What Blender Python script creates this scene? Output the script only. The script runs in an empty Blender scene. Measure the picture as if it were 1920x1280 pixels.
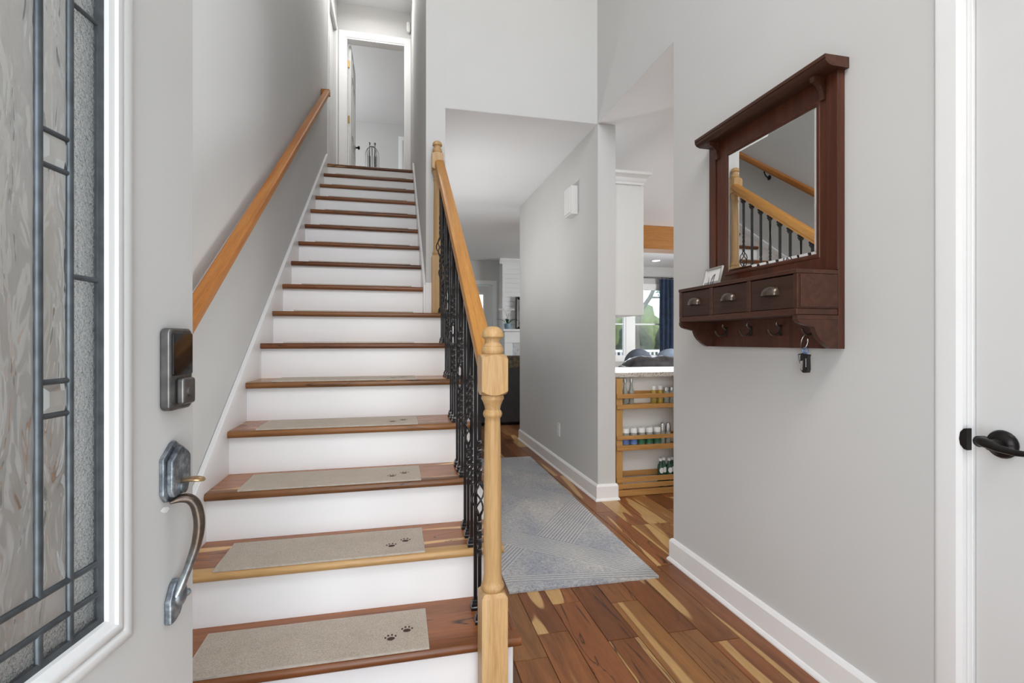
import bpy, bmesh, math, random
from mathutils import Vector, Matrix
random.seed(7)
SC = bpy.context.scene
COL = SC.collection
PI = math.pi
R = math.radians

# ------------------------------------------------------------------ camera
cam_d = bpy.data.cameras.new('camera'); cam = bpy.data.objects.new('camera', cam_d); COL.objects.link(cam)
cam_d.sensor_width = 36.0; cam_d.sensor_fit = 'HORIZONTAL'
cam_d.lens = 937.28 / 1920 * 36.0
cam_d.shift_y = -1.86 / 1920
cam_d.clip_start = 0.02
cam.location = (0, 0, 1.1549)
cam.rotation_euler = (PI / 2, 0, -0.2285)
SC.camera = cam

# ------------------------------------------------------------------ world, sun, daylight, exposure
W = bpy.data.worlds.new('world'); SC.world = W; W.use_nodes = True
wn = W.node_tree; wn.nodes.clear()
wo = wn.nodes.new('ShaderNodeOutputWorld'); wb = wn.nodes.new('ShaderNodeBackground')
sky = wn.nodes.new('ShaderNodeTexSky'); sky.sky_type = 'NISHITA'
sky.sun_disc = False; sky.sun_elevation = R(52); sky.sun_rotation = R(200); sky.altitude = 100
sky.air_density = 1.0; sky.dust_density = 2.5; sky.ozone_density = 1.0
wb.inputs['Strength'].default_value = 0.42
wn.links.new(sky.outputs['Color'], wb.inputs['Color']); wn.links.new(wb.outputs['Background'], wo.inputs['Surface'])

def sun_lamp(name, elev, azim, energy, col=(1, .96, .9)):
    d = bpy.data.lights.new(name, 'SUN'); d.energy = energy; d.color = col; d.angle = R(1.0)
    o = bpy.data.objects.new(name, d); COL.objects.link(o)
    o.rotation_euler = (R(90 - elev), 0, R(azim)); o.location = (0, -6, 9)
    return o
sun_lamp('sun', 50, 100, 2.6)

def area(name, loc, rot, sx, sy, energy, col=(1, 1, 1), spread=180):
    d = bpy.data.lights.new(name, 'AREA'); d.shape = 'RECTANGLE'; d.size = sx; d.size_y = sy
    d.energy = energy; d.color = col; d.spread = R(spread)
    o = bpy.data.objects.new(name, d); COL.objects.link(o); o.location = loc; o.rotation_euler = rot
    return o
DAY = (0.915, 0.975, 1.0); NEUT = (1.0, 0.99, 0.975)
# daylight entering by the open front doorway and the rear windows; the fills stand at added unseen windows
area('doorway_daylight', (0.01, -0.16, 1.05), (R(90), 0, R(-34)), 0.90, 1.95, 18.5, DAY)
area('sidelight_fill', (-0.61, -0.19, 1.15), (R(90), 0, 0), 0.12, 1.55, 2.6, DAY)  # added light at an unseen sidelight, brightens the wall behind the door glass
area('porch_bounce', (0.01, -0.18, 0.55), (R(122), 0, 0), 0.90, 0.9, 4, DAY)
area('foyer_fill', (0.28, -0.07, 3.95), (R(78), 0, 0), 2.0, 1.8, 49, NEUT)  # added light in an unseen window over the door, lights the foyer
area('great_room_daylight', (4.7, 9.50, 1.45), (R(-76), 0, 0), 2.2, 1.3, 26, DAY, 140)
area('kitchen_fill', (7.35, 5.0, 1.5), (R(90), 0, R(90)), 3.0, 1.5, 260, DAY)  # added light at an unseen side window, fills the kitchen
area('bedroom_fill', (-2.45, 8.6, 4.4), (R(90), 0, R(-90)), 1.6, 1.3, 58, DAY)  # added light at an unseen window, fills the bedroom upstairs
vs = SC.view_settings
vs.view_transform = 'Standard'; vs.look = 'None'; vs.gamma = 1.0; vs.exposure = 0.0; vs.use_curve_mapping = False
SC.render.film_transparent = False
SC.cycles.max_bounces = 9; SC.cycles.diffuse_bounces = 5; SC.cycles.transmission_bounces = 7
SC.cycles.glossy_bounces = 5; SC.cycles.caustics_reflective = False
SC.cycles.sample_clamp_indirect = 6.0
SC.cycles.use_denoising = True; SC.cycles.use_adaptive_sampling = True; SC.cycles.adaptive_threshold = 0.03

# ------------------------------------------------------------------ materials
def nt(name):
    m = bpy.data.materials.new(name); m.use_nodes = True
    t = m.node_tree; b = t.nodes['Principled BSDF']
    return m, t, b
def setp(b, **k):
    names = dict(rough='Roughness', metal='Metallic', trans='Transmission Weight', ior='IOR', coat='Coat Weight', spec='Specular IOR Level', sheen='Sheen Weight')
    for a, v in k.items(): b.inputs[names[a]].default_value = v
def ramp(t, stops, fac, interp='LINEAR'):
    r = t.nodes.new('ShaderNodeValToRGB'); e = r.color_ramp.elements; r.color_ramp.interpolation = interp
    while len(e) < len(stops): e.new(.5)
    for i, (p, c) in enumerate(stops):
        e[i].position = p; e[i].color = (c[0], c[1], c[2], 1) if hasattr(c, '__len__') else (c, c, c, 1)
    t.links.new(fac, r.inputs['Fac']); return r.outputs['Color']
def coords(t, kind='Object', scale=(1, 1, 1), rand=False, rot=(0, 0, 0)):
    if kind == 'World':
        g = t.nodes.new('ShaderNodeNewGeometry'); out = g.outputs['Position']
    else:
        tc = t.nodes.new('ShaderNodeTexCoord'); out = tc.outputs[kind]
    if rand:
        oi = t.nodes.new('ShaderNodeObjectInfo'); mu = t.nodes.new('ShaderNodeVectorMath'); mu.operation = 'MULTIPLY_ADD'
        cb = t.nodes.new('ShaderNodeCombineXYZ')
        for i in range(3): t.links.new(oi.outputs['Random'], cb.inputs[i])
        mu.inputs[1].default_value = (37.0, 91.0, 53.0); t.links.new(cb.outputs[0], mu.inputs[0]); t.links.new(out, mu.inputs[2]); out = mu.outputs[0]
    mp = t.nodes.new('ShaderNodeMapping'); mp.inputs['Scale'].default_value = scale; mp.inputs['Rotation'].default_value = rot
    t.links.new(out, mp.inputs['Vector']); return mp.outputs['Vector']
def noise(t, vec, scale, detail=3, rough=.55, dist=0):
    n = t.nodes.new('ShaderNodeTexNoise'); n.inputs['Scale'].default_value = scale; n.inputs['Detail'].default_value = detail
    n.inputs['Roughness'].default_value = rough; n.inputs['Distortion'].default_value = dist
    t.links.new(vec, n.inputs['Vector']); return n.outputs['Fac']
def mixc(t, fac, a, b, mode='MIX'):
    m = t.nodes.new('ShaderNodeMix'); m.data_type = 'RGBA'; m.blend_type = mode
    for sock, v in ((m.inputs[0], fac), (m.inputs[6], a), (m.inputs[7], b)):
        if hasattr(v, 'is_linked') or hasattr(v, 'node'): t.links.new(v, sock)
        elif hasattr(v, '__len__'): sock.default_value = (v[0], v[1], v[2], 1)
        else: sock.default_value = v
    return m.outputs[2]
def math_n(t, op, a, b=0.0, clamp=False):
    m = t.nodes.new('ShaderNodeMath'); m.operation = op; m.use_clamp = clamp
    for i, v in enumerate((a, b)):
        if hasattr(v, 'node'): t.links.new(v, m.inputs[i])
        else: m.inputs[i].default_value = v
    return m.outputs[0]
def bump(t, b, h, strength=.2, dist=.002):
    n = t.nodes.new('ShaderNodeBump'); n.inputs['Strength'].default_value = strength; n.inputs['Distance'].default_value = dist
    t.links.new(h, n.inputs['Height']); t.links.new(n.outputs['Normal'], b.inputs['Normal'])
def flat(name, col, rough=.5, var=.04, vscale=6, bmp=0, bscale=200, **k):
    m, t, b = nt(name); setp(b, rough=rough, **k)
    v = coords(t, 'World'); n = noise(t, v, vscale, 2)
    lo = [max(0, c * (1 - var)) for c in col]; hi = [c * (1 + var) for c in col]
    t.links.new(ramp(t, [(.3, lo), (.7, hi)], n), b.inputs['Base Color'])
    if bmp: bump(t, b, noise(t, v, bscale, 2), bmp, .001)
    return m
def wood(name, cols, grain='Y', scale=9.0, stretch=.06, rough=.32, coat=.25, kind='Object', ring=0.5, fine=.5):
    m, t, b = nt(name); setp(b, rough=rough + .08, coat=coat * .4, spec=.32); b.inputs['Coat Roughness'].default_value = .25
    s = {'X': (stretch, 1, 1), 'Y': (1, stretch, 1), 'Z': (1, 1, stretch)}[grain]
    v = coords(t, kind, s, rand=True)
    n1 = noise(t, v, scale, 4, .6, ring * 3)
    n2 = noise(t, v, scale * 14, 3, .6, .3)
    c1 = ramp(t, [(.28, cols[0]), (.5, cols[1]), (.72, cols[2])], n1)
    c2 = ramp(t, [(.35, (1 - .35 * fine,) * 3), (.6, (1.0,) * 3)], n2)
    t.links.new(mixc(t, 1.0, c1, c2, 'MULTIPLY'), b.inputs['Base Color'])
    bump(t, b, n2, .08, .001)
    return m
M = {}
M['wall'] = flat('wall_paint', (.605, .603, .592), .75, .012, 2.2, .04, 260)
M['ceil'] = flat('ceiling_paint', (.80, .80, .81), .7, .01, 2, .05, 180)
M['trim'] = flat('white_trim', (.85, .85, .85), .32, .012, 5)
M['riser'] = flat('white_riser', (.90, .90, .905), .5, .012, 4)
M['cab'] = flat('white_cabinet', (.74, .74, .725), .38, .01, 4)
M['doorpaint'] = flat('front_door_paint', (.545, .54, .525), .42, .02, 5, .03, 90)
M['doortrim'] = flat('front_door_trim', (.66, .66, .65), .35, .015, 5)
M['closet'] = flat('closet_door_paint', (.70, .70, .695), .36, .012, 4)
M['iron'] = flat('black_iron', (.011, .011, .013), .20, .1, 30, spec=.6)
M['blackleather'] = flat('black_leather', (.012, .011, .011), .38, .2, 14, .3, 60)
M['bronze'] = flat('dark_bronze', (.13, .105, .085), .28, .2, 25, metal=.8)
M['oilbronze'] = flat('black_bronze', (.020, .017, .016), .30, .15, 25, metal=.6)
M['brass'] = flat('brass', (.55, .36, .13), .35, .08, 20, metal=1)
M['steel'] = flat('brushed_steel', (.62, .62, .62), .25, .05, 30, metal=1)
M['came'] = flat('lead_came', (.090, .102, .112), .45, .25, 40, metal=.7)
M['plastic'] = flat('white_plastic', (.76, .76, .74), .4, .01, 5)
M['graymetal'] = flat('gunmetal', (.16, .155, .15), .36, .25, 40, metal=.85)
M['blackglass'] = flat('black_glass', (.006, .006, .008), .05, .1, 5)
M['white'] = flat('plain_white', (.82, .82, .81), .45, .01, 5)
M['beige_wall'] = flat('pale_panel', (.70, .68, .64), .45, .01, 5)
M['oak'] = wood('honey_oak', [(.39, .165, .030), (.48, .215, .044), (.55, .27, .065)], 'Y', 22, .05, .34, .15)
M['oakz'] = wood('honey_oak_upright_lit', [(.42, .235, .085), (.52, .325, .145), (.575, .385, .19)], 'Z', 24, .045, .34, .15)  # paler than the rail oak: front light on the newels put into colour
M['oakdark'] = wood('red_oak_wall_rail', [(.36, .120, .021), (.46, .170, .030), (.53, .22, .046)], 'Y', 22, .05, .36, .10)
M['rackz'] = wood('rack_wood_upright', [(.42, .22, .07), (.52, .29, .10), (.58, .34, .13)], 'Z', 24, .06, .5, .1)
M['rackx'] = wood('rack_wood', [(.40, .19, .055), (.50, .255, .08), (.56, .31, .11)], 'X', 24, .06, .5, .1)
M['beam'] = wood('orange_beam', [(.36, .14, .03), (.45, .19, .045), (.50, .23, .06)], 'X', 10, .08, .5, .1)
M['maho'] = wood('mahogany_upright', [(.048, .0115, .0045), (.074, .018, .0065), (.10, .027, .010)], 'Z', 20, .05, .30, .6)
M['mahoy'] = wood('mahogany', [(.040, .0125, .0060), (.060, .0195, .0095), (.082, .030, .015)], 'Y', 20, .05, .32, .6)
M['drawer'] = wood('mahogany_drawer', [(.026, .0115, .0080), (.040, .0175, .0115), (.056, .026, .0175)], 'Y', 20, .05, .38, .12)

def acacia(name, grain, bright=1.0, rough=.27, sapat=.585):
    m, t, b = nt(name); setp(b, rough=rough + .06, spec=.38)
    s = {'X': (.09, 1, 1), 'Y': (1, .09, 1)}[grain]
    v = coords(t, 'World', s, rand=True)
    oi = t.nodes.new('ShaderNodeObjectInfo'); rnd = oi.outputs['Random']
    base = ramp(t, [(0, (.165 * bright, .056 * bright, .020 * bright)), (.3, (.270 * bright, .098 * bright, .032 * bright)), (.55, (.225 * bright, .078 * bright, .026 * bright)),
                    (.8, (.310 * bright, .140 * bright, .045 * bright)), (1, (.205 * bright, .085 * bright, .034 * bright))], rnd)
    n1 = noise(t, v, 10, 5, .62, 1.6)
    c = mixc(t, 1.0, base, ramp(t, [(.25, (.55, .50, .46)), (.5, (1, 1, 1)), (.75, (1.35, 1.32, 1.25))], n1), 'MULTIPLY')
    # pale sapwood streaks running with the grain
    n2 = noise(t, v, 8.0, 1, .4, .8)
    sap = ramp(t, [(sapat, 0.0), (sapat + .014, 1.0)], n2)
    c = mixc(t, sap, c, mixc(t, n1, (.46 * bright, .25 * bright, .085 * bright), (.62 * bright, .40 * bright, .18 * bright)))
    # dark heart cracks and knots
    n3 = noise(t, v, 7, 3, .5, 2.5)
    crack = ramp(t, [(.484, 0.0), (.497, .9), (.503, .9), (.516, 0.0)], n3)
    n4 = noise(t, v, 2.5, 1)
    crack = math_n(t, 'MULTIPLY', crack, ramp(t, [(.47, 0.0), (.56, 1.0)], n4))
    c = mixc(t, crack, c, (.035, .015, .008))
    fine = noise(t, v, 150, 2)
    c = mixc(t, 1.0, c, ramp(t, [(.35, (.86,) * 3), (.6, (1.0,) * 3)], fine), 'MULTIPLY')
    t.links.new(c, b.inputs['Base Color'])
    bump(t, b, fine, .05, .001)
    return m
M['plank'] = acacia('acacia_floor', 'Y', .95, .25, .600)
M['tread'] = acacia('acacia_tread_sheen', 'X', 1.35, .20, .635)  # lighter base: glossy reflection on the treads put into the colour
M['nosing'] = acacia('acacia_nosing', 'X', .85, .26, .66)
M['nosing_pale'] = acacia('acacia_nosing_pale', 'X', 1.0, .26, .30)

def floor_far():
    m, t, b = nt('acacia_floor_far'); setp(b, rough=.3)
    v = coords(t, 'World', (1, 1, 1), rot=(0, 0, R(90)))
    br = t.nodes.new('ShaderNodeTexBrick'); br.inputs['Scale'].default_value = 1; br.inputs['Brick Width'].default_value = .9
    br.inputs['Row Height'].default_value = .127; br.inputs['Mortar Size'].default_value = .0012
    br.inputs['Color1'].default_value = (.13, .05, .02, 1); br.inputs['Color2'].default_value = (.26, .12, .05, 1); br.inputs['Mortar'].default_value = (.03, .012, .006, 1)
    t.links.new(v, br.inputs['Vector'])
    n = noise(t, coords(t, 'World', (1, .1, 1)), 12, 4)
    t.links.new(mixc(t, 1.0, br.outputs['Color'], ramp(t, [(.3, (.7,) * 3), (.7, (1.25,) * 3)], n), 'MULTIPLY'), b.inputs['Base Color'])
    return m
M['floor'] = floor_far()

def mat_fabric():
    m, t, b = nt('beige_loop_carpet'); setp(b, rough=.95)
    v = coords(t, 'World'); n1 = noise(t, v, 420, 2); n2 = noise(t, v, 14, 3)
    c = mixc(t, n2, (.44, .375, .30), (.54, .475, .395))
    t.links.new(mixc(t, 1.0, c, ramp(t, [(.3, (.66,) * 3), (.65, (1.18,) * 3)], n1), 'MULTIPLY'), b.inputs['Base Color'])
    bump(t, b, n1, .5, .003); return m
M['mat'] = mat_fabric()
M['paw'] = flat('brown_print', (.055, .032, .026), .9, .2, 80)
M['matedge'] = flat('beige_binding', (.47, .42, .36), .9, .1, 60)

RUGB = [(.814, -.581, -.436, .125, 330, (.663, .748, .566)), (.814, -.581, -.275, .070, 330, (-.663, -.748, -.76)), (.663, .748, .663, .095, 330, None),
        (.12, .99, 1.200, .035, 300, None), (.814, -.581, .62, .11, 330, (.663, .748, -.25)), (.663, .748, -.15, .09, 330, None), (.663, .748, -.80, .10, 330, None)]
def rug_mat():
    m, t, b = nt('grey_tufted_rug'); setp(b, rough=.97)
    v = coords(t, 'Object')
    sp = t.nodes.new('ShaderNodeSeparateXYZ'); t.links.new(v, sp.inputs[0]); x, y = sp.outputs[0], sp.outputs[1]
    def line(ax, ay, off): return math_n(t, 'ADD', math_n(t, 'ADD', math_n(t, 'MULTIPLY', x, ax), math_n(t, 'MULTIPLY', y, ay)), off)
    def band(d, w): return math_n(t, 'LESS_THAN', math_n(t, 'ABSOLUTE', d), w)
    def ribs(d, f): return math_n(t, 'MULTIPLY', math_n(t, 'ADD', math_n(t, 'SINE', math_n(t, 'MULTIPLY', d, f)), 1.0), .5)
    fine = noise(t, v, 210, 3, .7); mid = noise(t, v, 60, 3); big = noise(t, coords(t, 'Object', (1, .6, 1)), 3.2, 3)
    base = mixc(t, ramp(t, [(.35, 0.0), (.65, 1.0)], big), (.31, .325, .36), (.49, .475, .45))
    base = mixc(t, 1.0, base, ramp(t, [(.36, (.50,) * 3), (.64, (1.32,) * 3)], math_n(t, 'ADD', math_n(t, 'MULTIPLY', fine, .65), math_n(t, 'MULTIPLY', mid, .35))), 'MULTIPLY')
    h = math_n(t, 'MULTIPLY', fine, .6)
    for (ax, ay, off, w, f, ms_) in RUGB:
        d = line(ax, ay, off); mk = band(d, w); rb = ribs(d, f)
        if ms_: mk = math_n(t, 'MULTIPLY', mk, math_n(t, 'GREATER_THAN', line(*ms_), 0.0))
        col = mixc(t, rb, (.22, .23, .255), (.56, .545, .52))
        base = mixc(t, math_n(t, 'MULTIPLY', mk, .55), base, col)
        h = math_n(t, 'ADD', h, math_n(t, 'MULTIPLY', mk, rb))
    t.links.new(base, b.inputs['Base Color']); bump(t, b, h, .6, .005); return m
M['rug'] = rug_mat()

def pewter():
    m, t, b = nt('weathered_pewter'); setp(b, rough=.42, metal=.75)
    v = coords(t, 'World'); n = noise(t, v, 45, 4, .65)
    t.links.new(ramp(t, [(.28, (.055, .062, .072)), (.5, (.19, .215, .24)), (.72, (.50, .545, .57))], n), b.inputs['Base Color'])
    bump(t, b, n, .25, .002); return m
M['pewter'] = pewter()
def worn():
    m, t, b = nt('worn_bronze'); setp(b, rough=.33, metal=.8)
    v = coords(t, 'World'); n = noise(t, v, 30, 3, .6)
    sp = t.nodes.new('ShaderNodeSeparateXYZ'); t.links.new(v, sp.inputs[0])
    up = math_n(t, 'MULTIPLY', math_n(t, 'SUBTRACT', .855, sp.outputs[2]), 22.0, True)       # bare bronze where hands hold it, grey below
    c = mixc(t, up, ramp(t, [(.3, (.035, .030, .030)), (.7, (.17, .125, .09))], n), ramp(t, [(.3, (.08, .09, .10)), (.7, (.40, .44, .46))], n))
    t.links.new(c, b.inputs['Base Color']); return m
M['wornbronze'] = worn()
M['thumb'] = flat('brass_thumb_latch', (.46, .30, .16), .3, .3, 60, metal=.85)

def glass(name, scale, strength, rough, stretch=(1, 1, 1), col=(.93, .95, .94), dist=.004, thru=.5):
    """pressed glass: part of the light goes straight through, part is bent by the relief"""
    m, t, b = nt(name); setp(b, rough=rough, trans=1.0, ior=1.30); b.inputs['Base Color'].default_value = (*col, 1)
    n = noise(t, coords(t, 'World', stretch), scale, 2, .5, .6)
    if strength: bump(t, b, n, strength, dist)
    tr_ = t.nodes.new('ShaderNodeBsdfTransparent'); tr_.inputs['Color'].default_value = (*col, 1)
    mx = t.nodes.new('ShaderNodeMixShader'); mx.inputs[0].default_value = thru
    t.links.new(b.outputs[0], mx.inputs[1]); t.links.new(tr_.outputs[0], mx.inputs[2]); t.links.new(mx.outputs[0], t.nodes['Material Output'].inputs['Surface'])
    return m
M['glasswave'] = glass('rippled_glass', 40, .85, .07, (1, 1, .32), (.98, .985, .975), .008, .30)
M['glassham'] = glass('granite_glass', 300, .75, .10, (1, 1, 1), (.97, .98, .975), .0028, .18)
M['glassclear'] = glass('clear_glass', 5, 0, .0, thru=.15)
M['windowglass'] = glass('window_glass', 5, 0, .0, col=(1, 1, 1), thru=.9)
def mir():
    m, t, b = nt('mirror_silver'); setp(b, rough=.0, metal=1.0); b.inputs['Base Color'].default_value = (.90, .90, .885, 1); return m
M['mirror'] = mir()

def granite():
    m, t, b = nt('speckled_granite'); setp(b, rough=.12, coat=.4)
    n = noise(t, coords(t, 'World'), 70, 4, .7)
    t.links.new(ramp(t, [(.3, (.09, .07, .06)), (.42, (.42, .36, .30)), (.55, (.66, .62, .56)), (.7, (.40, .38, .36))], n), b.inputs['Base Color']); return m
M['granite'] = granite()
def marble():
    m, t, b = nt('grey_marble'); setp(b, rough=.2)
    n = noise(t, coords(t, 'World'), 9, 5, .7, 1.5)
    t.links.new(ramp(t, [(.3, (.36, .37, .39)), (.6, (.60, .61, .62))], n), b.inputs['Base Color']); return m
M['marble'] = marble()
M['curtain'] = flat('navy_curtain', (.030, .052, .100), .8, .25, 9)
M['bluepillow'] = flat('pale_blue_cloth', (.30, .36, .47), .85, .12, 12)
M['greypillow'] = flat('slate_cloth', (.13, .15, .19), .85, .15, 12)
M['darkleather'] = flat('charcoal_leather', (.045, .042, .045), .33, .5, 9, .6, 18)
M['blanket'] = flat('brown_gold_throw', (.055, .040, .020), .9, .8, 22)
M['leaf'] = flat('orchid_leaf', (.03, .10, .03), .4, .3, 30)
M['petal'] = flat('white_petal', (.72, .70, .70), .6, .05, 30)
M['potblue'] = flat('blue_grey_pot', (.22, .32, .40), .3, .2, 20)
M['grass'] = flat('lawn_green', (.16, .24, .07), .9, .4, 3)
M['bush'] = flat('hedge_green', (.024, .042, .018), .85, .95, 8, .8, 25)
M['bushlight'] = flat('light_leaf_green', (.085, .13, .035), .85, .5, 4, .8, 25)
M['bark'] = flat('tree_bark', (.13, .115, .10), .9, .3, 12)
M['frameblack'] = flat('dark_picture_frame', (.02, .015, .012), .35, .2, 20)
M['art'] = flat('muted_print', (.20, .19, .16), .6, .6, 8)
M['silver'] = flat('silver_frame', (.40, .38, .36), .35, .1, 20, metal=.6)
M['red'] = flat('red_mark', (.45, .03, .03), .5, .05, 5)
M['bluetag'] = flat('blue_tag', (.20, .32, .55), .35, .15, 30)
M['sea'] = flat('grey_sea_print', (.33, .34, .36), .6, .1, 60)
M['black'] = flat('plain_black', (.008, .008, .008), .45, .1, 5)
M['oil'] = flat('golden_oil', (.42, .30, .05), .15, .2, 30)
M['green'] = flat('green_bottle_glass', (.025, .075, .045), .1, .3, 20)
M['bluelabel'] = flat('blue_jar_label', (.12, .22, .50), .5, .15, 30)
M['greenlabel'] = flat('green_jar_label', (.03, .15, .07), .5, .3, 30)
M['jarglass'] = flat('jar_glass', (.30, .31, .27), .08, .25, 40)
M['steelcap'] = flat('steel_cap', (.50, .50, .50), .25, .15, 40, metal=.9)
def emis(name, col, s):
    m, t, b = nt(name); b.inputs['Emission Color'].default_value = (*col, 1); b.inputs['Emission Strength'].default_value = s; return m
M['lamp'] = emis('lit_lamp', (1, .95, .88), 6)
M['sky_through'] = flat('door_lite_glass', (.30, .40, .52), .05, .1, 5)

# ------------------------------------------------------------------ mesh helpers
class MB:
    def __init__(s): s.v = []; s.f = []
    def add(s, vs, fs):
        o = len(s.v); s.v += [tuple(p) for p in vs]; s.f += [tuple(i + o for i in f) for f in fs]; return s
    def box(s, x0, x1, y0, y1, z0, z1):
        if x0 > x1: x0, x1 = x1, x0
        if y0 > y1: y0, y1 = y1, y0
        if z0 > z1: z0, z1 = z1, z0
        return s.add([(x0, y0, z0), (x1, y0, z0), (x1, y1, z0), (x0, y1, z0), (x0, y0, z1), (x1, y0, z1), (x1, y1, z1), (x0, y1, z1)],
                     [(0, 3, 2, 1), (4, 5, 6, 7), (0, 1, 5, 4), (1, 2, 6, 5), (2, 3, 7, 6), (3, 0, 4, 7)])
    def prism(s, poly, axis, a, b):
        # poly: 2-D points; axis: extrusion axis; the other two in order (x,y,z minus axis)
        def P(p, h):
            return {'x': (h, p[0], p[1]), 'y': (p[0], h, p[1]), 'z': (p[0], p[1], h)}[axis]
        n = len(poly); vs = [P(p, a) for p in poly] + [P(p, b) for p in poly]
        fs = [tuple(range(n))[::-1], tuple(range(n, 2 * n))] + [(i, (i + 1) % n, n + (i + 1) % n, n + i) for i in range(n)]
        return s.add(vs, fs)
    def lathe(s, prof, n=20, c=(0, 0, 0), axis='z'):
        vs = []; fs = []
        for r, z in prof:
            for k in range(n):
                a = 2 * PI * k / n; x, y = r * math.cos(a), r * math.sin(a)
                p = {'z': (x, y, z), 'x': (z, x, y), 'y': (x, z, y)}[axis]
                vs.append((c[0] + p[0], c[1] + p[1], c[2] + p[2]))
        m = len(prof)
        for i in range(m - 1):
            for k in range(n):
                fs.append((i * n + k, i * n + (k + 1) % n, (i + 1) * n + (k + 1) % n, (i + 1) * n + k))
        fs.append(tuple(range(n))[::-1]); fs.append(tuple(range((m - 1) * n, m * n)))
        return s.add(vs, fs)
    def tube(s, pts, rad, n=8, flat=None):
        pts = [Vector(p) for p in pts]; vs = []; fs = []
        rads = rad if hasattr(rad, '__len__') else [rad] * len(pts)
        up = Vector((0, 0, 1)); prev = None
        for i, p in enumerate(pts):
            d = (pts[min(i + 1, len(pts) - 1)] - pts[max(i - 1, 0)]).normalized()
            if prev is None:
                a = d.cross(up)
                if a.length < 1e-4: a = d.cross(Vector((1, 0, 0)))
                a.normalize()
            else:
                a = (prev - d * prev.dot(d)).normalized()
            prev = a; b = d.cross(a)
            for k in range(n):
                t = 2 * PI * k / n
                vs.append(p + (a * math.cos(t) + b * math.sin(t) * (flat or 1)) * rads[i])
        for i in range(len(pts) - 1):
            for k in range(n):
                fs.append((i * n + k, i * n + (k + 1) % n, (i + 1) * n + (k + 1) % n, (i + 1) * n + k))
        fs.append(tuple(range(n))[::-1]); fs.append(tuple(range((len(pts) - 1) * n, len(pts) * n)))
        return s.add(vs, fs)
    def ellipsoid(s, c, r, n=16, m=10):
        prof = []
        vs = [(c[0], c[1], c[2] - r[2])]; fs = []
        for i in range(1, m):
            a = -PI / 2 + PI * i / m
            for k in range(n):
                t = 2 * PI * k / n
                vs.append((c[0] + r[0] * math.cos(a) * math.cos(t), c[1] + r[1] * math.cos(a) * math.sin(t), c[2] + r[2] * math.sin(a)))
        vs.append((c[0], c[1], c[2] + r[2])); top = len(vs) - 1
        for k in range(n):
            fs.append((0, 1 + (k + 1) % n, 1 + k)); fs.append((top, top - n + k, top - n + (k + 1) % n))
        for i in range(m - 2):
            for k in range(n):
                fs.append((1 + i * n + k, 1 + i * n + (k + 1) % n, 1 + (i + 1) * n + (k + 1) % n, 1 + (i + 1) * n + k))
        return s.add(vs, fs)
    def ring(s, x0, x1, z0, z1, prof):
        # mitred rectangular moulding in the xz plane; prof: list of (inset, y), closed loop
        vs = []; n = len(prof)
        for cx, cz, sx, sz in ((x0, z0, 1, 1), (x1, z0, -1, 1), (x1, z1, -1, -1), (x0, z1, 1, -1)):
            for ins, y in prof: vs.append((cx + sx * ins, y, cz + sz * ins))
        fs = []
        for c in range(4):
            d = (c + 1) % 4
            for i in range(n):
                j = (i + 1) % n
                fs.append((c * n + i, d * n + i, d * n + j, c * n + j))
        return s.add(vs, fs)
def slab(u0, u1, v0, v1, holes, w0, w1, plane):
    """One connected sheet of thickness w0..w1 over the rectangle u,v with rectangular holes. plane: 'xz' (w=y), 'yz' (w=x), 'xy' (w=z)."""
    us = sorted({u0, u1, *[h[0] for h in holes], *[h[1] for h in holes]}); us = [u for u in us if u0 <= u <= u1]
    vs_ = sorted({v0, v1, *[h[2] for h in holes], *[h[3] for h in holes]}); vs_ = [v for v in vs_ if v0 <= v <= v1]
    nu, nv = len(us), len(vs_)
    def solid(i, j):
        if i < 0 or j < 0 or i >= nu - 1 or j >= nv - 1: return False
        cu, cv = (us[i] + us[i + 1]) / 2, (vs_[j] + vs_[j + 1]) / 2
        return not any(h[0] < cu < h[1] and h[2] < cv < h[3] for h in holes)
    P = {'xz': lambda u, v, w: (u, w, v), 'yz': lambda u, v, w: (w, u, v), 'xy': lambda u, v, w: (u, v, w)}[plane]
    verts = [P(us[i], vs_[j], w) for w in (w0, w1) for j in range(nv) for i in range(nu)]
    I = lambda i, j, k: k * nu * nv + j * nu + i
    fs = []
    for i in range(nu - 1):
        for j in range(nv - 1):
            if not solid(i, j): continue
            fs.append((I(i, j, 0), I(i, j + 1, 0), I(i + 1, j + 1, 0), I(i + 1, j, 0)))
            fs.append((I(i, j, 1), I(i + 1, j, 1), I(i + 1, j + 1, 1), I(i, j + 1, 1)))
            if not solid(i - 1, j): fs.append((I(i, j, 0), I(i, j, 1), I(i, j + 1, 1), I(i, j + 1, 0)))
            if not solid(i + 1, j): fs.append((I(i + 1, j, 0), I(i + 1, j + 1, 0), I(i + 1, j + 1, 1), I(i + 1, j, 1)))
            if not solid(i, j - 1): fs.append((I(i, j, 0), I(i + 1, j, 0), I(i + 1, j, 1), I(i, j, 1)))
            if not solid(i, j + 1): fs.append((I(i, j + 1, 0), I(i, j + 1, 1), I(i + 1, j + 1, 1), I(i + 1, j + 1, 0)))
    mb = MB(); mb.add(verts, fs)
    used = sorted({i for f in mb.f for i in f}); mp = {o: n for n, o in enumerate(used)}
    mb.v = [mb.v[i] for i in used]; mb.f = [tuple(mp[i] for i in f) for f in mb.f]
    return mb
def wloc(p):
    v = Vector((0, 0, 0))
    while p is not None: v += p.location; p = p.parent
    return v
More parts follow.
